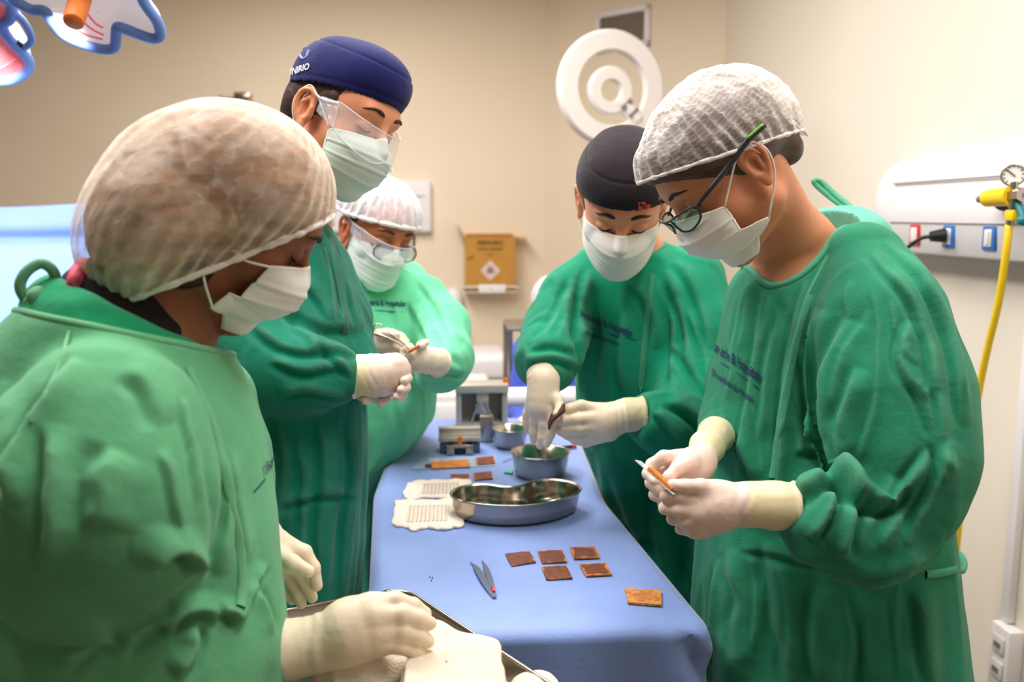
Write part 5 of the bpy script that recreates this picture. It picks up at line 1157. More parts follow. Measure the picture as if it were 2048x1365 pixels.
# ================================================================ person with crinkled hair net and dark glasses, right
def person_w5():
    rows = [(452, 1640, 1752, 1.40, .07), (500, 1530, 1800, 1.40, .11), (560, 1466, 1835, 1.40, .135), (650, 1444, 1850, 1.40, .15), (800, 1426, 1865, 1.42, .16), (950, 1412, 1870, 1.43, .17),
            (1100, 1402, 1885, 1.44, .18), (1250, 1397, 1900, 1.45, .19), (1365, 1397, 1915, 1.45, .20)]
    S = secs_px(rows)
    t = thing('person', 'person with crinkled hair net and dark glasses in green gown, holding a glass slide', 'person', (S[-1][1], S[-1][2], 0))
    arm = nodes_px([(1725, 520, 1.30, 78), (1760, 640, 1.25, 112), (1790, 790, 1.22, 128), (1806, 930, 1.20, 120), (1795, 1040, 1.19, 100), (1730, 1065, 1.17, 88), (1655, 1040, 1.16, 74), (1588, 1012, 1.15, 44)])
    up_ = nodes_px([(1725, 520, 1.30, 78), (1760, 640, 1.25, 112), (1790, 790, 1.22, 130), (1808, 920, 1.20, 122), (1808, 1000, 1.19, 104)])
    low_ = nodes_px([(1795, 1060, 1.21, 84), (1730, 1068, 1.18, 90), (1655, 1042, 1.165, 78), (1588, 1012, 1.15, 44)])
    arm2 = nodes_px([(1530, 600, 1.48, 60), (1500, 760, 1.52, 70), (1470, 850, 1.44, 52), (1426, 868, 1.36, 34)])
    h = frame(P(1466, 350, 1.28), camv(-.70, -.70, -.05), camv(-.70, .70, -.15), .96)
    hn = nodes_px([(1590, 520, 1.40, 60)])[0]
    body(t, h, M['skin_warm'], P(1592, 505, 1.385), S, [up_[:4]+low_, arm2], sub=.0018)
    facefeat(t, h)
    thin = [([(1739, 621), (1705, 695), (1684, 769), (1684, 823), (1713, 892)], 5, .005), ([(1746, 580), (1754, 646), (1754, 728), (1752, 794), (1741, 843), (1713, 933)], 4, .004), ([(1647, 593), (1653, 646), (1649, 708), (1663, 802), (1676, 872), (1713, 937)], 5, .006),
            ([(1815, 535), (1865, 605), (1906, 712), (1926, 794), (1930, 864)], 4, .004), ([(1844, 687), (1856, 716), (1860, 761), (1848, 794)], 4, .004), ([(1803, 695), (1823, 720), (1838, 728)], 5, .004), ([(1848, 864), (1869, 900), (1906, 946)], 5, .004), ([(1508, 794), (1520, 884), (1524, 958)], 4, .003),
            ([(1446, 794), (1442, 851), (1450, 900)], 4, .004), ([(1500, 600), (1490, 660), (1478, 700)], 3.5, .003), ([(1540, 590), (1532, 640), (1520, 700)], 3.5, .003), ([(1480, 570), (1466, 640), (1450, 690)], 3.5, .003), ([(1700, 560), (1690, 600), (1700, 640)], 4, .003), ([(1780, 600), (1790, 660), (1812, 700)], 4, .003),
            ([(1590, 760), (1600, 820), (1625, 880)], 4, .004), ([(1470, 860), (1490, 900), (1496, 950)], 4, .004), ([(1420, 1110), (1430, 1180), (1422, 1260)], 4, .004), ([(1500, 1110), (1515, 1200), (1508, 1300)], 5, .004), ([(1560, 1120), (1580, 1220), (1575, 1330)], 5, .004), ([(1690, 1190), (1700, 1280), (1690, 1360)], 5, .004), ([(1780, 1180), (1790, 1270), (1800, 1360)], 5, .004)]
    st = [  # folds read off the cloth: upper sleeve, elbow, forearm, chest, skirt
        ([(1615, 560), (1590, 640), (1570, 760), (1560, 900), (1556, 1000)], 7, .006), ([(1700, 640), (1660, 760), (1640, 860), (1655, 930)], 16, .010), ([(1640, 620), (1625, 720), (1632, 830), (1680, 920)], 15, .012),
        ([(1640, 890), (1700, 985), (1770, 1010), (1800, 960)], 13, .016, .9), ([(1600, 1000), (1640, 960), (1690, 965), (1710, 1010)], 12, .013, .8), ([(1625, 1080), (1660, 1020), (1668, 975)], 9, .010), ([(1690, 1120), (1700, 1050), (1720, 990)], 11, .010),
        ([(1740, 500), (1830, 620), (1870, 760), (1890, 900)], 8, .006), ([(1770, 480), (1850, 570), (1900, 700), (1925, 850)], 7, .006), ([(1820, 640), (1800, 720), (1850, 800)], 10, .005), ([(1830, 760), (1870, 860), (1880, 960)], 9, .005),
        ([(1720, 740), (1690, 850), (1700, 930)], 12, .007), ([(1860, 900), (1800, 1000), (1760, 1100)], 11, .007), ([(1900, 880), (1860, 990), (1810, 1090)], 12, .007), ([(1680, 1130), (1750, 1150), (1840, 1120), (1890, 1060)], 9, .006),
        ([(1500, 560), (1475, 660), (1458, 800)], 9, .004), ([(1530, 580), (1515, 700), (1490, 840), (1480, 960)], 8, .004), ([(1560, 620), (1540, 720), (1520, 880)], 8, .004), ([(1470, 880), (1500, 930), (1510, 960)], 8, .005),
        ([(1590, 900), (1640, 900)], 9, .004), ([(1600, 700), (1620, 800), (1650, 880)], 11, .006), ([(1460, 1100), (1480, 1200), (1470, 1365)], 16, .007), ([(1540, 1080), (1560, 1230), (1590, 1380)], 18, .008), ([(1640, 1170), (1630, 1270), (1650, 1380)], 16, .007),
        ([(1440, 1120), (1425, 1240), (1440, 1380)], 11, .006), ([(1720, 1180), (1740, 1290), (1730, 1380)], 14, .006), ([(1840, 1180), (1850, 1280), (1870, 1380)], 13, .007), ([(1480, 1090), (1580, 1110), (1660, 1130)], 9, .004)]
    cuts = [(P(1570, 400, 1.37), P(1602, 490, 1.39), .075, .085), (P(1602, 480, 1.39), P(1556, 510, 1.31), .082, .044)]
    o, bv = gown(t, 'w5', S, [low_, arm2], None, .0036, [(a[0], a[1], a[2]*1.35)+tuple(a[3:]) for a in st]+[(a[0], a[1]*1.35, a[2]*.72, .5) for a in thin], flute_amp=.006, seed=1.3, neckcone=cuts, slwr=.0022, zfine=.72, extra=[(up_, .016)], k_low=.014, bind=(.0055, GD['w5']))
    seam('front_band', bv, [(1622, 585), (1600, 650), (1582, 730), (1566, 820), (1552, 900), (1546, 962)], .0065, GD['w5'], o, .003)
    seam('sleeve_seam', bv, [(1660, 505), (1630, 560), (1614, 592)], .0025, GD['w5'], o, .0015)
    seam('waist_tie', bv, [(1848, 1150), (1870, 1148), (1890, 1145), (1912, 1140)], .006, GD['w5'], o, .004)
    tube('tie_loop', [P(1905, 1143, 1.4), P(1925, 1140, 1.42), P(1925, 1118, 1.46), P(1908, 1104, 1.5), P(1900, 1120, 1.5)], .006, GD['w5'], o, 8)
    tube('neck_tie', [P(1705, 432, 1.43), P(1690, 416, 1.45), P(1662, 396, 1.47), P(1634, 372, 1.48), P(1628, 362, 1.48), P(1642, 364, 1.48), P(1664, 384, 1.47), P(1690, 405, 1.45), P(1712, 424, 1.43)], .005, GD['w5'], o, 8)
    tx = nrm((.83, .52, 0))[:2]; 
    print_on('printed_text', bv, 'Hotelaria & Hospitalar', 31, (1470, 730), (.40, .28), (.06, -1), M['ink2'], o)
    print_on('printed_text', bv, '(Uso exclusivo dos Hospitais)', 19, (1466, 778), (.36, .25), (.06, -1), M['ink2'], o)
    seam('printed_line', bv, [(1428, 716), (1460, 737), (1495, 760), (1520, 781)], .0007, M['ink2'], o, .0012)
    shell('collar', [(412, 1655, 1735, 1.45, .045), (440, 1560, 1756, 1.42, .09), (490, 1500, 1790, 1.40, .115), (540, 1480, 1800, 1.40, .12)], GD['w5c'], [(P(1575, 380, 1.36), P(1602, 500, 1.385), .10, .088), (P(1540, 470, 1.30), P(1530, 570, 1.27), .13, .13)], t)
    # hair and hair net
    HB = [((0, -.006, .048), (.083, .103, .092)), ((0, -.060, .052), (.070, .062, .066))]
    oo, _, _ = cap('hair', t, h, [((0, -.006, .046), (.079, .099, .088)), ((0, -.058, .045), (.064, .056, .060)), ((0, .048, .064), (.066, .058, .052)), ((.0, -.088, -.022), (.032, .028, .034))], M['hair_ash'], ((0, -.02, -.035), (0, .92, -1)), .003, wr=(.0012, (40, 14, 40), 2), open_=False)
    net, NV, NQ = cap('hair_net', t, h, [((0, -.014, .056), (.094, .124, .102)), ((0, -.078, .034), (.076, .060, .074)), ((0, .078, .082), (.045, .036, .04))], M['bon5'], ((0, 0, .031), (0, .50, -1)), .0026, wr=(.0022, (26, 12, 30), 5), gather=(34, .0024, .035), disp=lambda L_, d: .0018*ridge(L_*np.array((60, 60, 36))))
    net_rim(t, net, h, NV, NQ, M['netrim'], .0026)
    for k in range(5):
        a = k*.5; tube('stray_hair', [W(h, -.03+.012*k, -.09, .012), W(h, -.03+.014*k, -.115, .0-.01*k), W(h, -.02+.014*k, -.118-.01*math.sin(a), -.035)], .0006, M['hair_ash'], t, 5)
    mask(t, h, M['mask'], side=.070, prof=PROFC, sidec=SIDEC, ear_pts=[(.080, .016, .026), (.086, -.010, .040), (.088, -.028, .012), (.082, -.016, -.026)])
    # wraparound spectacles
    g = thing_part('glasses', t, h)
    for q in (-1, 1):
        rim = [(q*.008, .121, .018), (q*.020, .124, .030), (q*.042, .117, .032), (q*.060, .096, .027), (q*.056, .098, .006), (q*.040, .113, -.004), (q*.020, .121, .000), (q*.008, .121, .012)]
        rim = [(a, b, .008+(c-.014)*.85) for a, b, c in rim]
        pts = [W(h, *p) for p in rim]; tube('lens_rim', pts+[pts[0]], .0017, M['frame'], g, 8)
        c = sum(pts)/len(pts)+h['R'][:, 1]*.003; sp = smooth_path(pts+[pts[0]], 4)[:-1]; n_ = len(sp)
        V = np.vstack([[c+(p-c)*s_+h['R'][:, 1]*.0035*(1-s_**2) for p in sp] for s_ in (1, .66, .33, .02)]); Q = [(r*n_+i, r*n_+(i+1) % n_, (r+1)*n_+(i+1) % n_, (r+1)*n_+i) for r in range(3) for i in range(n_)]
        link('lens', mesh('lens', V, Q), M['lensg'], g)
        tube('temple_arm', [W(h, q*.060, .098, .016), W(h, q*.077, .070, .024), W(h, q*.086, .025, .031), W(h, q*.096, -.012, .039), W(h, q*.102, -.044, .038)], [.0024, .0036, .0044, .0048, .0036], M['frame'], g, 10)
        tube('green_tip', [W(h, q*.1000, -.012, .0425), W(h, q*.1055, -.040, .0415)], .0018, mat('lime green stripe', (110, 190, 60), .4), g, 8)
    tube('bridge', [W(h, -.010, .122, .020), W(h, 0, .126, .021), W(h, .010, .122, .020)], .0016, M['frame'], g, 8)
    # near glove: back of the left hand towards the viewer
    d = 1.155; GM = M['glovep']
    glove(t, GM, None, [[(1466, 1009, d, 36), (1432, 1012, d, 44), (1398, 1022, d-.004, 36)], [(1440, 1030, d, 34), (1402, 1050, d, 26)], [(1440, 996, d, 26), (1402, 992, d-.006, 20)]],
          [[(1440, 985, d-.004, 22), (1402, 974, d-.014, 16), (1372, 972, d-.020, 12.5), (1346, 970, d-.016, 11.5)],                       # thumb
           [(1400, 1002, d-.006, 17), (1362, 996, d-.012, 15), (1332, 993, d-.010, 12.5), (1340, 984, d+.006, 10.5), (1352, 983, d+.016, 10)],   # index
           [(1398, 1026, d-.004, 17), (1360, 1020, d-.012, 15), (1330, 1017, d-.004, 12.5), (1340, 1010, d+.020, 10.5), (1356, 1004, d+.030, 10)],
           [(1404, 1046, d, 16), (1372, 1044, d-.008, 14.5), (1346, 1038, d+.004, 12), (1356, 1030, d+.028, 10.5)],
           [(1416, 1058, d+.004, 15), (1388, 1064, d-.002, 13), (1362, 1058, d+.012, 11), (1370, 1048, d+.032, 10)]],
          [(1466, 1009, d, 36), (1500, 1010, d, 40), (1550, 1012, d, 43), (1592, 1014, d, 47)], cm=M['gcuff'])
    d2 = 1.215
    glove(t, GM, None, [[(1405, 925, d2+.02, 26), (1385, 932, d2+.01, 33), (1352, 925, d2, 22)], [(1395, 940, d2+.01, 26), (1360, 958, d2+.006, 22)]],
          [[(1380, 925, d2-.012, 20), (1356, 936, d2-.028, 14), (1338, 954, d2-.034, 11.5), (1332, 968, d2-.034, 10.5)],   # thumb
           [(1362, 918, d2, 17), (1328, 915, d2-.012, 14), (1304, 930, d2-.006, 12.5), (1296, 948, d2-.012, 11.5), (1308, 962, d2-.022, 10.5)],
           [(1356, 940, d2+.012, 16), (1318, 945, d2+.010, 14), (1302, 966, d2+.006, 12), (1318, 982, d2-.004, 11)],
           [(1362, 960, d2+.016, 15), (1326, 968, d2+.014, 13), (1310, 990, d2+.008, 12), (1330, 1004, d2, 10.5)],
           [(1372, 972, d2+.02, 13), (1340, 990, d2+.02, 12), (1326, 1008, d2+.014, 10.5), (1340, 1014, d2+.01, 10)]],
          [(1400, 922, d2+.02, 27), (1414, 896, d2+.06, 30), (1432, 868, d2+.13, 33)], cm=M['gcuff'])
    # what the hands hold
    e1, e0 = P(1276, 922, 1.165), P(1352, 990, 1.135); ax = nrm(e1-e0); nn = nrm(np.cross(ax, FW)*1.0+FW*.16); wv2 = np.cross(nn, ax)
    Rm = Matrix((Vector(ax), Vector(wv2), Vector(nn))).transposed().to_4x4()
    c = (e0+e1)/2; b = MB(); b.box((0, 0, 0), (float(np.linalg.norm(e1-e0)), .026, .0012), Rm); o = b.done('glass_slide', mat('frosted slide', (214, 214, 226), .2, spec=.8), None, smooth=False, loc=c)
    tag(o, 'narrow glass slide with an orange sample held in gloved fingers at right', 'slide')
    c2 = c-ax*.006+nn*.0032*(1 if nn[2] > 0 else -1); b = MB(); b.box((0, 0, 0), (.042, .022, .0045), Rm, .001); o = b.done('skin_sample', mat('orange held sample', (214, 122, 50), .6, bump=(300, .8, .002)), None, smooth=False, loc=c2)
    tag(o, 'orange sample strip on the slide held by the person with dark glasses', 'sample')
person_w5()
# ================================================================ tall person in navy cap
def person_m2():
    rows = [(392, 550, 620, 1.58, .06), (430, 515, 645, 1.57, .10), (472, 480, 664, 1.55, .115), (530, 455, 695, 1.55, .13), (600, 435, 712, 1.54, .15), (680, 432, 720, 1.53, .15), (800, 440, 728, 1.52, .15), (900, 450, 733, 1.52, .15),
            (1000, 458, 728, 1.52, .155), (1100, 465, 722, 1.52, .16), (1200, 470, 712, 1.52, .165), (1300, 475, 705, 1.52, .17)]
    S = secs_px(rows); t = thing('person', 'tall person in navy cap and clear goggles with hands clasped, deep green gown', 'person', (S[-1][1], S[-1][2], 0))
    arm = nodes_px([(520, 560, 1.44, 75), (500, 680, 1.40, 82), (545, 745, 1.37, 72), (625, 748, 1.37, 62), (708, 752, 1.39, 41)])
    arm2 = nodes_px([(640, 540, 1.62, 60), (678, 640, 1.60, 55), (700, 720, 1.54, 45), (728, 765, 1.47, 32)])
    h = frame(P(674, 250, 1.50), camv(.79, -.42, -.45), camv(.36, .90, -.10), .98)
    nb = P(586, 402, 1.58); body(t, h, M['skin_fair'], nb, S, [arm, arm2]); facefeat(t, h)
    cuts = [(P(605, 300, 1.57), P(588, 398, 1.575), .058, .064)]
    st = [([(560, 600), (620, 640), (690, 650), (718, 668)], 12, .014, .8), ([(500, 640), (560, 690), (640, 700), (715, 700)], 9, .010, .8), ([(540, 720), (610, 740), (690, 730)], 9, .009), ([(560, 790), (620, 780), (690, 790)], 8, .009), ([(586, 648), (619, 675), (631, 705)], 7, .009), ([(636, 687), (678, 729), (705, 750)], 6, .008),
           ([(690, 560), (705, 620), (712, 660)], 7, .008), ([(650, 480), (680, 560), (690, 640)], 6, .007), ([(600, 560), (640, 600), (660, 640)], 9, .008),
          ([(560, 820), (570, 950), (560, 1080)], 12, .008), ([(640, 820), (650, 940), (640, 1060), (650, 1180)], 12, .009), ([(700, 830), (708, 950), (690, 1080), (680, 1200)], 9, .008), ([(560, 1010), (640, 990), (715, 985)], 8, .006), ([(600, 860), (610, 1000), (605, 1180)], 10, .006)]
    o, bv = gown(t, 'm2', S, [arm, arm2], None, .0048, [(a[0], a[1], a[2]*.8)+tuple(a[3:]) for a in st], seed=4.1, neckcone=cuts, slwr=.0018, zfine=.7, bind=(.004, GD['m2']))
    seam('front_band', bv, [(662, 476), (672, 520), (682, 580), (690, 640), (690, 668)], .008, GD['m2'], o, .003)
    seam('front_band', bv, [(648, 490), (660, 540), (668, 600), (672, 650)], .004, GD['m2'], o, .002)
    oo, _, _ = cap('hair', t, h, [((0, -.006, .046), (.080, .101, .088)), ((0, -.060, .0), (.066, .044, .060))], M['hair_dark'], ((0, -.01, -.028), (0, 1.0, -.8)), .003, wr=(.0010, (60, 20, 60), 2), open_=False)
    for q in (-1, 1): link_sideburn(t, h, q, M['hair_dark'])
    c, V, Q = cap('surgical_cap', t, h, [((0, -.014, .060), (.086, .100, .088)), ((0, .046, .094), (.062, .060, .050))], M['navy'], ((0, 0, .044), (0, .18, -1)), .003, k=.035, wr=(.0014, (9, 12, 9), 3), disp=lambda L_, d: -.0016*np.exp(-((L_[:, 2]-.118)/.0022)**2)+.0012*np.exp(-((d-.014)/.0016)**2)*-1, thick=.0018)
    bc = BVHTree.FromPolygons(V.tolist(), Q.tolist())
    print_on('printed_text', bc, 'UNIRIO', 17, (600, 146), (.74, -.22), (.10, -1), mat('white print', (225, 225, 235), .7), c, off=.004)
    bl = mat('pale blue print', (112, 122, 196), .7)
    seam('printed_logo', bc, [(602, 105), (602, 114), (608, 120), (615, 115), (617, 107), (621, 101)], .0024, bl, c, .0036, 4); seam('printed_logo', bc, [(609, 101), (611, 98), (613, 97)], .0022, bl, c, .0036, 4)
    seam('cap_hem', bc, [(577, 178), (610, 171), (650, 172), (700, 186), (750, 206), (790, 228)], .0014, M['navy'], c, .0014)
    mask(t, h, M['maskg'], side=.070, prof=PROFM, sidec=SIDEM, ear_pts=[(.079, .014, .026), (.085, -.010, .040), (.087, -.028, .010), (.081, -.014, -.026)])
    shield(t, h, M['clearp'], M['clearf'], drop=.022, zt=.040, zb=-.016)
    d = 1.385
    glove(t, M['glovep'], None, [[(762, 750, d, 35), (788, 744, d, 29), (800, 740, d, 18)], [(770, 765, d, 26), (790, 765, d, 18)]],
          [[(778, 722, d+.01, 14), (792, 718, d+.0, 11), (804, 724, d+.0, 10)], [(795, 728, d-.01, 13), (809, 736, d+.015, 11), (806, 744, d+.04, 10)], [(797, 742, d-.01, 13), (810, 752, d+.012, 11), (804, 758, d+.04, 10)],
           [(793, 756, d-.005, 12), (804, 766, d+.015, 10.5), (798, 770, d+.04, 10)], [(783, 768, d, 12), (794, 776, d+.02, 10), (788, 780, d+.04, 9)]],
          [(762, 750, d, 35), (742, 751, d, 38), (704, 752, d, 43)], cm=M['gcuff'])
    d = 1.42
    glove(t, M['glovep'], None, [[(735, 775, d+.03, 26), (762, 780, d+.02, 24), (782, 776, d+.01, 20)]],
          [[(788, 752, d+.02, 12), (806, 750, d-.01, 10.5), (815, 757, d-.04, 9.5), (808, 762, d-.055, 9)], [(786, 768, d+.01, 12), (802, 768, d-.02, 10.5), (812, 776, d-.045, 9.5), (802, 780, d-.058, 9)],
           [(776, 780, d+.01, 12), (794, 784, d-.02, 10), (804, 792, d-.04, 9.5), (794, 794, d-.055, 9)], [(758, 788, d+.01, 11), (772, 797, d-.015, 9.5), (762, 806, d-.035, 9)], [(742, 784, d, 12), (736, 797, d-.03, 10), (730, 802, d-.045, 8.5)]],
          [(735, 775, d+.03, 26), (715, 765, d+.06, 28)], wr=.0003)
def link_sideburn(t, h, q, m):
    v = Vol(W(h, q*.06, .02, .02)-.06, W(h, q*.06, .02, .02)+.06, .0022); R = h['R']
    v.ell(W(h, q*.0735, .014, .024), (.0045, .012, .026), R, .004); v.ell(W(h, q*.070, .022, .040), (.006, .022, .014), R, .006)
    V, Q = v.extract(); link('sideburn', mesh('sideburn', V, Q), m, t)
# ================================================================ foreground person with big hair net, left
def person_w1():
    rows = [(575, 98, 415, 1.01, .13), (620, 74, 432, 1.01, .14), (660, 20, 438, 1.01, .145), (700, -5, 436, 1.00, .14), (760, -30, 468, 1.00, .15), (850, -50, 504, 1.00, .155), (950, -60, 528, 1.00, .16), (1050, -60, 542, 1.00, .165), (1150, -60, 545, 1.00, .165), (1250, -60, 558, 1.00, .165), (1365, -60, 568, 1.0, .17)]
    S = secs_px(rows); t = thing('person', 'foreground person with big bun under hair net, faded green gown, hand on the tray', 'person', (S[-1][1], S[-1][2], 0))
    arm = nodes_px([(215, 770, .90, 130), (212, 870, .86, 168), (212, 1000, .84, 186), (218, 1120, .84, 180), (240, 1235, .86, 150), (335, 1290, .90, 112), (425, 1306, .95, 84), (505, 1308, 1.0, 56)])
    up_ = nodes_px([(215, 790, .93, 120), (212, 870, .86, 168), (212, 1000, .84, 186), (150, 1112, .85, 164)])
    low_ = nodes_px([(175, 1300, .90, 150), (260, 1300, .92, 125), (340, 1300, .93, 104), (425, 1306, .96, 82), (505, 1308, 1.0, 56)])
    arm2 = nodes_px([(420, 800, 1.13, 90), (440, 930, 1.16, 85), (470, 1010, 1.15, 55), (500, 1050, 1.14, 40)])
    h = frame(P(452, 446, 1.0), camv(.76, -.52, .36), camv(.57, .80, .02), .93)
    nb = P(300, 640, 1.0); body(t, h, M['skin_brown'], nb, S, [up_[:3]+low_[1:], arm2], ear=False); facefeat(t, h)
    p0 = P(100, 634, .92); p1 = P(425, 702, .98); n_ = nrm(np.cross(p1-p0, nrm((p0+p1)/2-CAM))); n_ = n_ if n_[2] > 0 else -n_
    pc = (p0+p1)/2
    st = [([(150, 715), (112, 790), (68, 855), (36, 930), (28, 1010)], 12, .010), ([(300, 1140), (312, 1105), (345, 1092), (380, 1112), (392, 1150)], 13, .014), ([(105, 850), (98, 1000), (92, 1150)], 16, .006),
          ([(360, 800), (385, 900), (392, 1000)], 7, .004), ([(320, 900), (345, 990), (360, 1080)], 9, .004, .3), ([(330, 1262), (365, 1228), (405, 1222), (438, 1240)], 11, .010), ([(440, 1225), (462, 1226), (478, 1250)], 9, .010),
          ([(350, 1350), (392, 1300), (388, 1248)], 12, .008), ([(240, 1290), (300, 1250), (340, 1240)], 14, .007), ([(425, 900), (440, 1030), (434, 1150)], 10, .009), ([(462, 900), (476, 1020), (494, 1130)], 8, .004), ([(250, 730), (300, 770), (330, 850)], 20, .005),
          ([(230, 900), (200, 970), (190, 1060)], 28, .006), ([(0, 760), (10, 900), (5, 1050)], 14, .006), ([(485, 1236), (500, 1185), (530, 1130)], 8, .006), ([(545, 1270), (522, 1200), (500, 1165)], 8, .006), ([(120, 1330), (180, 1290), (230, 1280)], 14, .006)]
    o, bv = gown(t, 'w1', S, [low_, arm2], None, .0036, [(a[0], a[1], a[2]*1.35)+tuple(a[3:]) for a in st], flute_amp=.005, seed=2.2, slwr=.0010, wr=(.0018, (10, 10, 5)), zfine=.80, planes=[(pc, n_, pc, .6)], extra=[(up_, .014), (nodes_px([(212, 990, .84, 182), (290, 1080, .85, 106)]), .03)], k_low=.012, bind=(.0048, G['w1']))
    seam('front_band', bv, [(372, 730), (398, 785), (424, 843), (440, 900), (454, 961), (472, 1055), (484, 1150), (480, 1222)], .006, G['w1'], o, .003)
    seam('sleeve_seam', bv, [(140, 655), (118, 730), (90, 790), (60, 850)], .002, G['w1'], o, .0015)
    print_on('printed_text', bv, 'Hotelaria & Hospitalar', 28, (590, 878), (.50, -.58), (-.15, -.98), M['ink2'], o)
    print_on('printed_text', bv, '(Uso exclusivo dos Hospitais)', 17, (592, 918), (.40, -.48), (-.15, -.98), M['ink2'], o)
    seam('printed_line', bv, [(506, 986), (516, 975), (524, 966), (530, 958)], .0007, M['ink2'], o, .0012)
    # collar of the back panel and black undershirt
    q0, q1 = P(168, 580, .95), P(413, 696, .95); nc = nrm(np.cross(q1-q0, nrm((q0+q1)/2-CAM))); nc = nc if nc[2] > 0 else -nc
    shell('collar', [(540, 95, 330, 1.01, .10), (580, 90, 390, 1.01, .12), (620, 85, 408, 1.01, .130), (660, 80, 420, 1.005, .135), (700, 60, 430, 1.0, .137), (740, 30, 440, 1.0, .14)], GD['w1'], [], t, planes=[(q0, nc)])
    shell('undershirt', [(505, 185, 300, 1.02, .08), (545, 158, 362, 1.015, .098), (590, 150, 396, 1.015, .110), (640, 148, 412, 1.01, .117), (700, 148, 416, 1.01, .118)], M['shirt'], [], t, amp=.0006, planes=[(q0+UP*.062, nc)])
    mm = mat('pink and blue chevron strap', (222, 90, 120), .7, var=(90, .5, 1)); tube('patterned_strap', [P(148, 578, .92), P(152, 556, .92), P(158, 540, .94), P(168, 530, .97)], .0085, mm, t, 10)
    tube('tie_loop', [P(74, 606, .93), P(52, 598, .925), P(40, 572, .92), P(52, 545, .92), P(78, 528, .925), P(98, 534, .93), P(110, 552, .935), P(108, 580, .94)], .0058, G['w1'], t, 8)
    tube('tie_knot', [P(58, 606, .915), P(72, 596, .91), P(86, 604, .915), P(92, 590, .92), P(78, 584, .915), P(66, 592, .905), P(74, 612, .915)], .0065, G['w1'], t, 8)
    tube('tie_end', [P(74, 608, .92), P(52, 626, .93), P(28, 650, .94), P(4, 690, .95)], .0065, G['w1'], t, 8)
    # hair with a large bun, under the net
    cap('hair', t, h, [((0, -.008, .050), (.094, .102, .088)), ((0, -.054, -.044), (.102, .088, .092))], M['hair_gold'], ((0, .028, -.020), (0, 1.5, -1)), .003, k=.04, wr=(.0010, (30, 8, 50), 2), open_=False)
    cap('hair_bun', t, h, [((.046, -.070, -.050), (.050, .046, .042)), ((.044, -.022, -.056), (.048, .044, .042))], M['hair_dark'], ((0, 0, -.3), (0, 0, -1)), .003, k=.012, wr=(.002, (20, 20, 20), 3), open_=False)
    net, NV, NQ = cap('hair_net', t, h, [((0, -.004, .054), (.104, .112, .096)), ((0, -.050, -.050), (.112, .098, .106)), ((0, -.05, .015), (.098, .092, .088))], M['bon1'], ((0, .030, -.030), (0, 1.5, -1)), .0028, k=.05, wr=(.0003, (12, 8, 30), 5), gather=(38, .0022, .05), disp=lambda L_, d: .0006*ridge(L_*np.array((30, 14, 14)))+.0030*noise(L_*11))
    net_rim(t, net, h, NV, NQ, M['netrim'], .0032)
    mask(t, h, M['mask'], side=.070, prof=PROFC, sidec=[(0, .064, -.010), (.5, .058, -.062), (.75, .044, -.062), (1, .036, -.090)], ear_pts=[(.078, .038, -.020), (.066, .020, -.020), (.066, .004, -.048), (.077, .012, -.064)])
    d = 1.03
    glove(t, M['glove'], None, [[(655, 1284, d, 47), (700, 1258, d, 54), (742, 1234, d, 45)], [(700, 1280, d, 48), (752, 1278, d, 36)]],
          [[(745, 1212, d, 24), (790, 1202, d+.005, 18.5), (826, 1213, d+.015, 16), (850, 1228, d+.022, 14)], [(752, 1234, d-.01, 24), (803, 1229, d-.005, 18.5), (838, 1238, d+.005, 16), (860, 1248, d+.012, 14)],
           [(752, 1260, d-.01, 24), (803, 1260, d-.004, 18.5), (838, 1272, d+.005, 16), (856, 1284, d+.01, 14)], [(748, 1284, d-.004, 23), (796, 1290, d, 18), (828, 1302, d+.006, 15.5), (846, 1312, d+.01, 13.5)],
           [(690, 1302, d+.01, 28), (730, 1322, d+.02, 20), (768, 1334, d+.025, 17)]],
          [(650, 1286, d, 48), (620, 1292, d, 50), (560, 1303, d-.005, 57), (498, 1310, d-.01, 62)], kp=.02)
    d = 1.12
    glove(t, M['glove'], None, [[(528, 1076, d, 32), (562, 1104, d, 31)], [(538, 1106, d+.01, 32), (566, 1128, d+.01, 24)]],
          [[(550, 1106, d-.015, 19), (585, 1126, d-.03, 15.5), (617, 1143, d-.03, 12.5)], [(568, 1090, d, 20), (608, 1106, d, 16), (626, 1136, d, 14), (634, 1172, d+.005, 11.5)],
           [(574, 1122, d+.01, 17), (598, 1146, d+.012, 15), (616, 1174, d+.014, 13), (624, 1196, d+.018, 11.5)], [(562, 1136, d+.016, 16), (580, 1162, d+.02, 14), (596, 1188, d+.02, 12.5), (602, 1208, d+.022, 11)],
           [(548, 1138, d+.02, 15), (560, 1164, d+.024, 12.5), (574, 1188, d+.026, 11), (584, 1201, d+.028, 10)]],
          [(528, 1076, d, 32), (510, 1060, d+.01, 34), (488, 1040, d+.02, 37)])
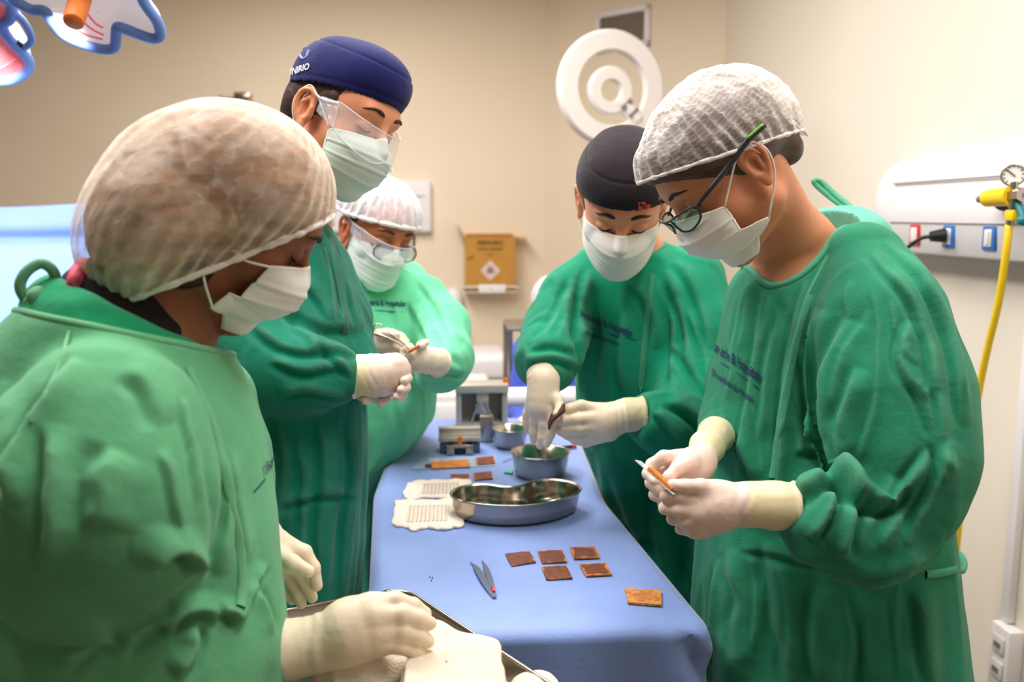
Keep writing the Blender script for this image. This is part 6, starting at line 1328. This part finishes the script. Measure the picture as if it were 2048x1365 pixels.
# ================================================================ person in glasses behind, centre left
def person_w3():
    rows = [(497, 690, 775, 2.28, .07), (535, 664, 845, 2.28, .12), (580, 654, 872, 2.27, .15), (650, 650, 885, 2.27, .17), (720, 652, 880, 2.26, .18), (790, 664, 871, 2.26, .19), (840, 668, 866, 2.27, .19), (885, 668, 832, 2.28, .18), (930, 650, 790, 2.29, .16), (975, 630, 757, 2.30, .15), (1060, 600, 745, 2.3, .15)]
    S = secs_px(rows); t = thing('person', 'person with white hair net and glasses in mint green gown holding steel forceps', 'person', (S[-1][1], S[-1][2], 0))
    arm = nodes_px([(850, 590, 2.22, 42), (884, 655, 2.12, 50), (892, 718, 2.0, 46), (868, 735, 1.92, 40), (872, 728, 1.90, 30)])
    arm = nodes_px([(850, 590, 2.22, 42), (882, 655, 2.14, 50), (893, 715, 2.04, 48), (880, 738, 1.98, 38), (866, 724, 1.90, 30)])
    arm2 = nodes_px([(690, 590, 2.24, 42), (672, 660, 2.14, 48), (690, 700, 2.02, 38), (712, 692, 1.92, 27)])
    h = frame(P(750, 470, 2.12), camv(.55, -.48, -.68), camv(.30, .86, -.30), 1.0)
    body(t, h, M['skin_tan'], P(722, 520, 2.24), S, [arm, arm2], sub=.0026); facefeat(t, h)
    cuts = [(P(735, 470, 2.2), P(722, 515, 2.24), .065, .072)]
    st = [([(840, 560), (880, 620), (915, 690)], 7, .008), ([(820, 600), (850, 660), (860, 700)], 8, .009), ([(870, 650), (900, 700), (925, 730)], 8, .007), ([(860, 700), (890, 735), (930, 745)], 7, .008), ([(730, 560), (740, 620), (730, 660)], 7, .006), ([(790, 590), (800, 660), (780, 700)], 8, .006), ([(760, 760), (830, 770), (868, 780)], 7, .006), ([(800, 800), (810, 860), (780, 920)], 10, .006)]
    o, bv = gown(t, 'w3', S, [arm, arm2], None, .006, st, seed=7.7, neckcone=cuts, slwr=.004, wr=(.004, (14, 14, 7)), zfine=.7, bind=(.006, GD['w3']))
    print_on('printed_text', bv, 'Hotelaria & Hospitalar', 16, (766, 612), (.62, .02), (.0, -1), M['ink2'], o); seam('printed_line', bv, [(716, 619), (760, 622), (810, 625)], .0008, M['ink2'], o, .0015)
    cap('hair', t, h, [((0, -.006, .046), (.079, .099, .088))], M['hair_dark'], ((0, 0, .01), (0, 1.0, -.9)), .004, wr=(.001, (40, 20, 40), 2), open_=False)
    net, NV, NQ = cap('hair_net', t, h, [((0, -.010, .058), (.096, .116, .086)), ((0, -.075, .02), (.075, .05, .06))], M['bon3'], ((0, 0, .040), (0, .18, -1)), .0035, wr=(.003, (20, 14, 8), 5), gather=(26, .004, .05))
    net_rim(t, net, h, NV, NQ, M['netrim'], .0055)
    mask(t, h, M['maskg'], side=.068, top=-.004, nose=.120, back=.018, sidez=(-.006, -.080), bot=-.104)
    round_specs(t, h, -.008); shield(t, h, M['clearp'], M['clearf'], drop=.014, zt=.034, zb=-.012, ry=.092)
    d = 1.86
    glove(t, M['glove'], None, [[(728, 688, d, 21), (752, 684, d, 22), (772, 684, d, 16)]],
          [[(762, 672, d, 12), (784, 668, d-.01, 9.5), (802, 674, d-.01, 8.5), (812, 684, d-.005, 7.5)], [(768, 682, d-.01, 11), (790, 680, d-.02, 9), (808, 688, d-.015, 8), (814, 696, d-.005, 7.5)], [(768, 692, d-.01, 11), (790, 692, d-.018, 9), (806, 699, d-.014, 8), (812, 706, d-.004, 7.5)],
           [(764, 701, d, 10), (784, 703, d-.01, 8.5), (798, 709, d-.006, 7.5)], [(752, 672, d-.015, 11), (774, 666, d-.03, 9), (794, 670, d-.03, 8)]],
          [(728, 688, d, 21), (712, 692, d+.04, 25)], res=.0026)
    d = 1.84
    glove(t, M['glove'], None, [[(846, 718, d, 22), (828, 718, d, 20)], [(836, 730, d, 16), (818, 726, d, 13)]],
          [[(838, 704, d-.015, 11), (842, 692, d-.025, 9.5), (851, 686, d-.02, 8)], [(824, 712, d-.01, 10), (812, 702, d-.02, 8.5), (820, 694, d-.015, 8)], [(822, 718, d-.005, 10), (808, 713, d-.02, 8.5), (806, 704, d-.015, 7.5)], [(820, 726, d, 10), (806, 724, d-.015, 8.5), (802, 716, d-.02, 7.5)], [(826, 734, d, 9), (811, 735, d-.01, 8), (803, 729, d-.015, 7)]],
          [(848, 718, d, 22), (864, 722, d+.02, 24), (878, 726, d+.05, 28)], res=.0026)
    q = P(828, 698, 1.80); b = MB(); b.box((0, 0, 0), (.026, .016, .005), Matrix.Rotation(-.5, 4, 'Y'), .001); o = b.done('skin_sample', mat('rust sample', (190, 96, 48), .6), None, loc=q); tag(o, 'small rust brown sample held by the person in mint green gown', 'sample')
    f = thing('forceps', 'steel ring handled forceps in the glove of the person in mint gown', 'forceps', P(800, 690, 1.845))
    r1, r2 = P(757, 656, 1.835), P(735, 664, 1.835); tip = P(826, 704, 1.80)
    for r_ in (r1, r2):
        pts = [r_+RT*.0095*math.cos(a)+UP*.008*math.sin(a) for a in np.linspace(0, 2*math.pi, 17)]; tube('finger_ring', pts, .0018, M['steel'], f, 8, 1)
        tube('shaft', [r_+RT*.008-UP*.003, r_*.6+tip*.4+UP*.006, tip], [.0018, .0022, .001], M['steel'], f, 8)
# ================================================================ person in black cap
def person_w4():
    rows = [(478, 1225, 1320, 1.86, .07), (505, 1180, 1380, 1.86, .11), (560, 1152, 1430, 1.86, .14), (650, 1146, 1445, 1.88, .15), (800, 1150, 1440, 1.90, .16), (880, 1166, 1440, 1.93, .16), (960, 1195, 1450, 1.98, .15), (1060, 1240, 1460, 2.0, .14), (1200, 1275, 1470, 2.0, .14)]
    S = secs_px(rows); t = thing('person', 'person in black cap and mask bending over the table, emerald gown, holding a dark strip', 'person', (S[-1][1], S[-1][2], 0))
    arm = nodes_px([(1180, 540, 1.84, 42), (1140, 600, 1.80, 52), (1108, 670, 1.74, 58), (1095, 722, 1.66, 52), (1088, 752, 1.60, 30)])
    arm2 = nodes_px([(1385, 560, 1.84, 66), (1400, 680, 1.78, 72), (1400, 790, 1.72, 76), (1370, 852, 1.66, 62), (1320, 842, 1.62, 50), (1278, 832, 1.60, 36)])
    h = frame(P(1243, 414, 1.66), camv(-.10, -.68, -.73), camv(.0, .73, -.68), 1.0)
    body(t, h, M['skin_fair'], P(1262, 505, 1.83), S, [arm, arm2]); facefeat(t, h)
    cuts = [(P(1255, 460, 1.78), P(1262, 500, 1.83), .06, .068)]
    st = [([(1330, 540), (1368, 640), (1385, 740)], 9, .010), ([(1350, 520), (1398, 600), (1418, 700)], 9, .009), ([(1355, 690), (1395, 750), (1425, 790)], 10, .010), ([(1330, 800), (1380, 825), (1425, 860)], 9, .012, .8), ([(1310, 820), (1340, 850), (1360, 880)], 8, .009), ([(1340, 600), (1350, 700), (1345, 790)], 10, .010, .9), ([(1380, 620), (1410, 720), (1420, 780)], 9, .007),
          ([(1150, 560), (1110, 640), (1075, 690)], 9, .009), ([(1062, 700), (1100, 690), (1150, 700)], 7, .008), ([(1050, 725), (1100, 715), (1160, 730)], 7, .008), ([(1180, 540), (1160, 620), (1150, 700)], 8, .008), ([(1150, 640), (1165, 720), (1160, 780)], 8, .009), ([(1125, 580), (1130, 640), (1110, 690)], 8, .006),
          ([(1190, 600), (1210, 680), (1200, 760)], 9, .005), ([(1250, 620), (1240, 720), (1250, 800)], 9, .005), ([(1200, 900), (1220, 1000), (1260, 1100)], 12, .008), ([(1300, 900), (1310, 1020), (1330, 1140)], 12, .008), ([(1370, 930), (1375, 1050), (1390, 1180)], 12, .008), ([(1260, 560), (1300, 620), (1310, 700)], 9, .007)]
    o, bv = gown(t, 'w4', S, [arm, arm2], None, .005, st, seed=9.4, neckcone=cuts, slwr=.003, wr=(.0045, (15, 15, 6)), zfine=.6, bind=(.0045, GD['w4']))
    seam('front_band', bv, [(1305, 545), (1298, 600), (1290, 680), (1283, 760), (1280, 790)], .006, GD['w4'], o, .003)
    seam('printed_line', bv, [(1155, 645), (1195, 660), (1235, 672), (1275, 680)], .0009, M['ink2'], o, .0012)
    print_on('printed_text', bv, 'Hotelaria & Hospitalar', 22, (1213, 655), (.52, .19), (-.05, -1), M['ink2'], o); print_on('printed_text', bv, '(Uso exclusivo dos Hospitais)', 11, (1205, 680), (.52, .17), (-.05, -1), M['ink2'], o)
    cap('hair', t, h, [((0, -.010, .046), (.078, .094, .086))], M['hair_dark'], ((0, 0, .0), (0, 1.0, -.7)), .004, wr=(.001, (40, 20, 40), 2), open_=False)
    c, V, Q = cap('surgical_cap', t, h, [((0, -.014, .058), (.087, .106, .088)), ((0, .035, .075), (.074, .074, .060))], M['blackc'], ((0, 0, .048), (0, .14, -1)), .003, k=.03, wr=(.0018, (9, 12, 9), 3), disp=lambda L_, d: -.0018*np.exp(-((L_[:, 2]-.112)/.0022)**2)-.0012*np.exp(-((d-.012)/.0016)**2), thick=.0018)
    bc = BVHTree.FromPolygons(V.tolist(), Q.tolist()); print_on('printed_text', bc, 'E.Thay', 17, (1288, 415), (.56, -.03), (-.03, -1), mat('orange embroidery', (226, 84, 40), .7), c, off=.004)
    mask(t, h, M['mask'], side=.070, top=.0, nose=.122, back=.020, sidez=(.0, -.060), bot=-.104)
    d = 1.60
    glove(t, M['glove'], None, [[(1087, 762, d, 27), (1086, 790, d, 30), (1082, 812, d-.004, 27)]],
          [[(1100, 796, d-.01, 13), (1116, 800, d-.02, 11), (1120, 818, d-.03, 9.5), (1114, 828, d-.035, 9)], [(1097, 815, d-.012, 12), (1105, 842, d-.018, 10.5), (1101, 868, d-.014, 9.5), (1094, 889, d-.008, 8)],
           [(1084, 818, d-.006, 12), (1087, 848, d-.008, 10.5), (1084, 874, d-.002, 9.5), (1080, 892, d+.004, 8)], [(1070, 815, d+.002, 11.5), (1069, 842, d+.004, 10), (1067, 864, d+.01, 9), (1067, 880, d+.016, 8)], [(1060, 806, d+.008, 10.5), (1054, 828, d+.012, 9), (1053, 848, d+.018, 8), (1056, 862, d+.024, 7.5)]],
          [(1087, 762, d, 27), (1087, 750, d+.01, 29), (1087, 736, d+.03, 32)], res=.0022, cm=M['gcuff'])
    glove(t, M['glove'], None, [[(1236, 834, d, 27), (1210, 842, d, 33), (1190, 845, d, 28)], [(1215, 858, d, 26), (1188, 866, d, 20)]],
          [[(1195, 822, d-.004, 16), (1162, 812, d-.01, 12), (1138, 818, d-.012, 10.5), (1121, 828, d-.012, 9)], [(1190, 836, d-.012, 15), (1158, 838, d-.02, 12), (1130, 842, d-.016, 10.5), (1108, 842, d-.008, 9)],
           [(1188, 852, d-.01, 14), (1156, 858, d-.018, 12), (1128, 858, d-.012, 10.5), (1110, 853, d, 9)], [(1190, 866, d, 14), (1160, 873, d-.006, 12), (1136, 870, d, 10.5), (1120, 863, d+.008, 9)], [(1198, 874, d+.006, 13), (1172, 884, d+.004, 11), (1150, 880, d+.01, 9.5), (1138, 873, d+.016, 8.5)]],
          [(1236, 834, d, 27), (1258, 830, d, 30), (1290, 829, d, 34)], res=.0022, cm=M['gcuff'])
    # dark bent strip held between the fingertips
    pts = [P(1129, 815, 1.555), P(1116, 826, 1.56), P(1104, 837, 1.565), P(1097, 853, 1.57)]; sp = smooth_path(pts, 5); T = np.gradient(sp, axis=0); V = []
    n1 = nrm(np.cross(T[0], FW)); wv = nrm(FW*.8+UP*.5)
    for p in sp:
        for a, b in ((-.010, -.0022), (.010, -.0022), (.010, .0022), (-.010, .0022)): V.append(p+wv*a+n1*b)
    n = len(sp); Q = [(i*4+j, i*4+(j+1) % 4, (i+1)*4+(j+1) % 4, (i+1)*4+j) for i in range(n-1) for j in range(4)]+[(0, 1, 2, 3), tuple((n-1)*4+j for j in (3, 2, 1, 0))]
    V = np.array(V); c = V.mean(0); o = link('skin_sample', mesh('skin_sample', V-c, Q), mat('dark strip', (86, 44, 34), .5), None, c, smooth=False); tag(o, 'dark bent sample strip between the fingertips of the person in black cap', 'sample')
# ================================================================ seated person far behind
def person_p6():
    rows = [(672, 1080, 1150, 3.32, .07), (690, 1058, 1180, 3.32, .10), (720, 1046, 1196, 3.32, .12), (800, 1048, 1192, 3.32, .13), (870, 1040, 1200, 3.15, .15), (900, 1040, 1200, 3.1, .16)]
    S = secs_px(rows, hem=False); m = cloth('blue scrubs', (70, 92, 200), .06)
    t = thing('person', 'seated person in blue scrubs with lilac hair net behind the person in black cap', 'person', (S[-1][1], S[-1][2], 0))
    h = frame(P(1112, 628, 3.32), camv(.3, -.5, -.75), camv(.1, .85, -.4), 1.0); v = Vol([S[2][1]-.35, S[2][2]-.45, .0], [S[2][1]+.35, S[2][2]+.3, S[0][0]+.05], .008)
    v.stack(S, k=0); c = np.array((S[-1][1], S[-1][2], S[-1][0]))
    kn = []
    for sx in (-1, 1):
        hp = c+RT*sx*.09; k_ = hp-FH*.24; v.chain([(hp, .08), (k_, .06), (np.array((k_[0], k_[1], .12)), .05)], k=.04); a0 = P(1112+sx*58, 700, 3.32); v.chain([(a0, .055), (a0-UP*.22+RT*sx*.02, .05), (a0-UP*.26-FH*.18, .045)], k=.04); kn.append(k_)
    V, Q = v.extract(); N_ = vnormals(V, Q); V = V+N_*(.006*ridge(V*10))[:, None]; link('scrubs', mesh('scrubs', V, Q), m, t)
    b = Vol(h['o']-.2, h['o']+.2, .004); R = h['R']; b.ell(W(h, 0, -.004, .045), (.074, .095, .083), R, .02); b.ell(W(h, 0, .035, -.01), (.06, .055, .075), R, .03); b.cone(W(h, 0, -.02, -.03), np.array((S[1][1], S[1][2], S[1][0])), .05, .055, .03)
    V, Q = b.extract(); link('body', mesh('body', V, Q), M['skin_tan'], t)
    cap('hair', t, h, [((0, -.006, .046), (.079, .099, .088))], M['hair_dark'], ((0, 0, .01), (0, .7, -.9)), .005, open_=False)
    cap('hair_net', t, h, [((0, -.010, .052), (.096, .114, .096))], M['bon6'], ((0, 0, .02), (0, .3, -1)), .005, gather=(22, .004, .05))
    for k_ in kn: MB().box((k_[0], k_[1]-.04, .04), (.09, .24, .08), bev=.03, seg=3).done('shoe', M['shoe'], t)
    s = thing('stool', 'round stool under the seated person in blue scrubs', 'stool', (c[0], c[1], 0)); z = c[2]-.085
    MB().cyl((c[0], c[1], z-.06), (c[0], c[1], z), .17, n=40).done('seat', M['black'], s); MB().cyl((c[0], c[1], .08), (c[0], c[1], z-.06), .025).done('column', M['steelb'], s)
    for k in range(5): a = k*1.2566; MB().cyl((c[0], c[1], .09), (c[0]+.24*math.cos(a), c[1]+.24*math.sin(a), .05), .015).sph((c[0]+.24*math.cos(a), c[1]+.24*math.sin(a), .027), .026).done('caster_leg', M['steelb'], s)
def shoes():
    for t in [o for o in list(COL.objects) if o.get('category') == 'person' and 'seated' not in o['label']]:
        for sx in (-1, 1):
            c = np.array(t.location)+RT*sx*.08; MB().box((c[0], c[1]-.05, .045), (.10, .28, .09), bev=.035, seg=4).done('shoe', M['shoe'], t)
person_w1(); person_m2(); person_w3(); person_w4(); person_p6(); shoes()
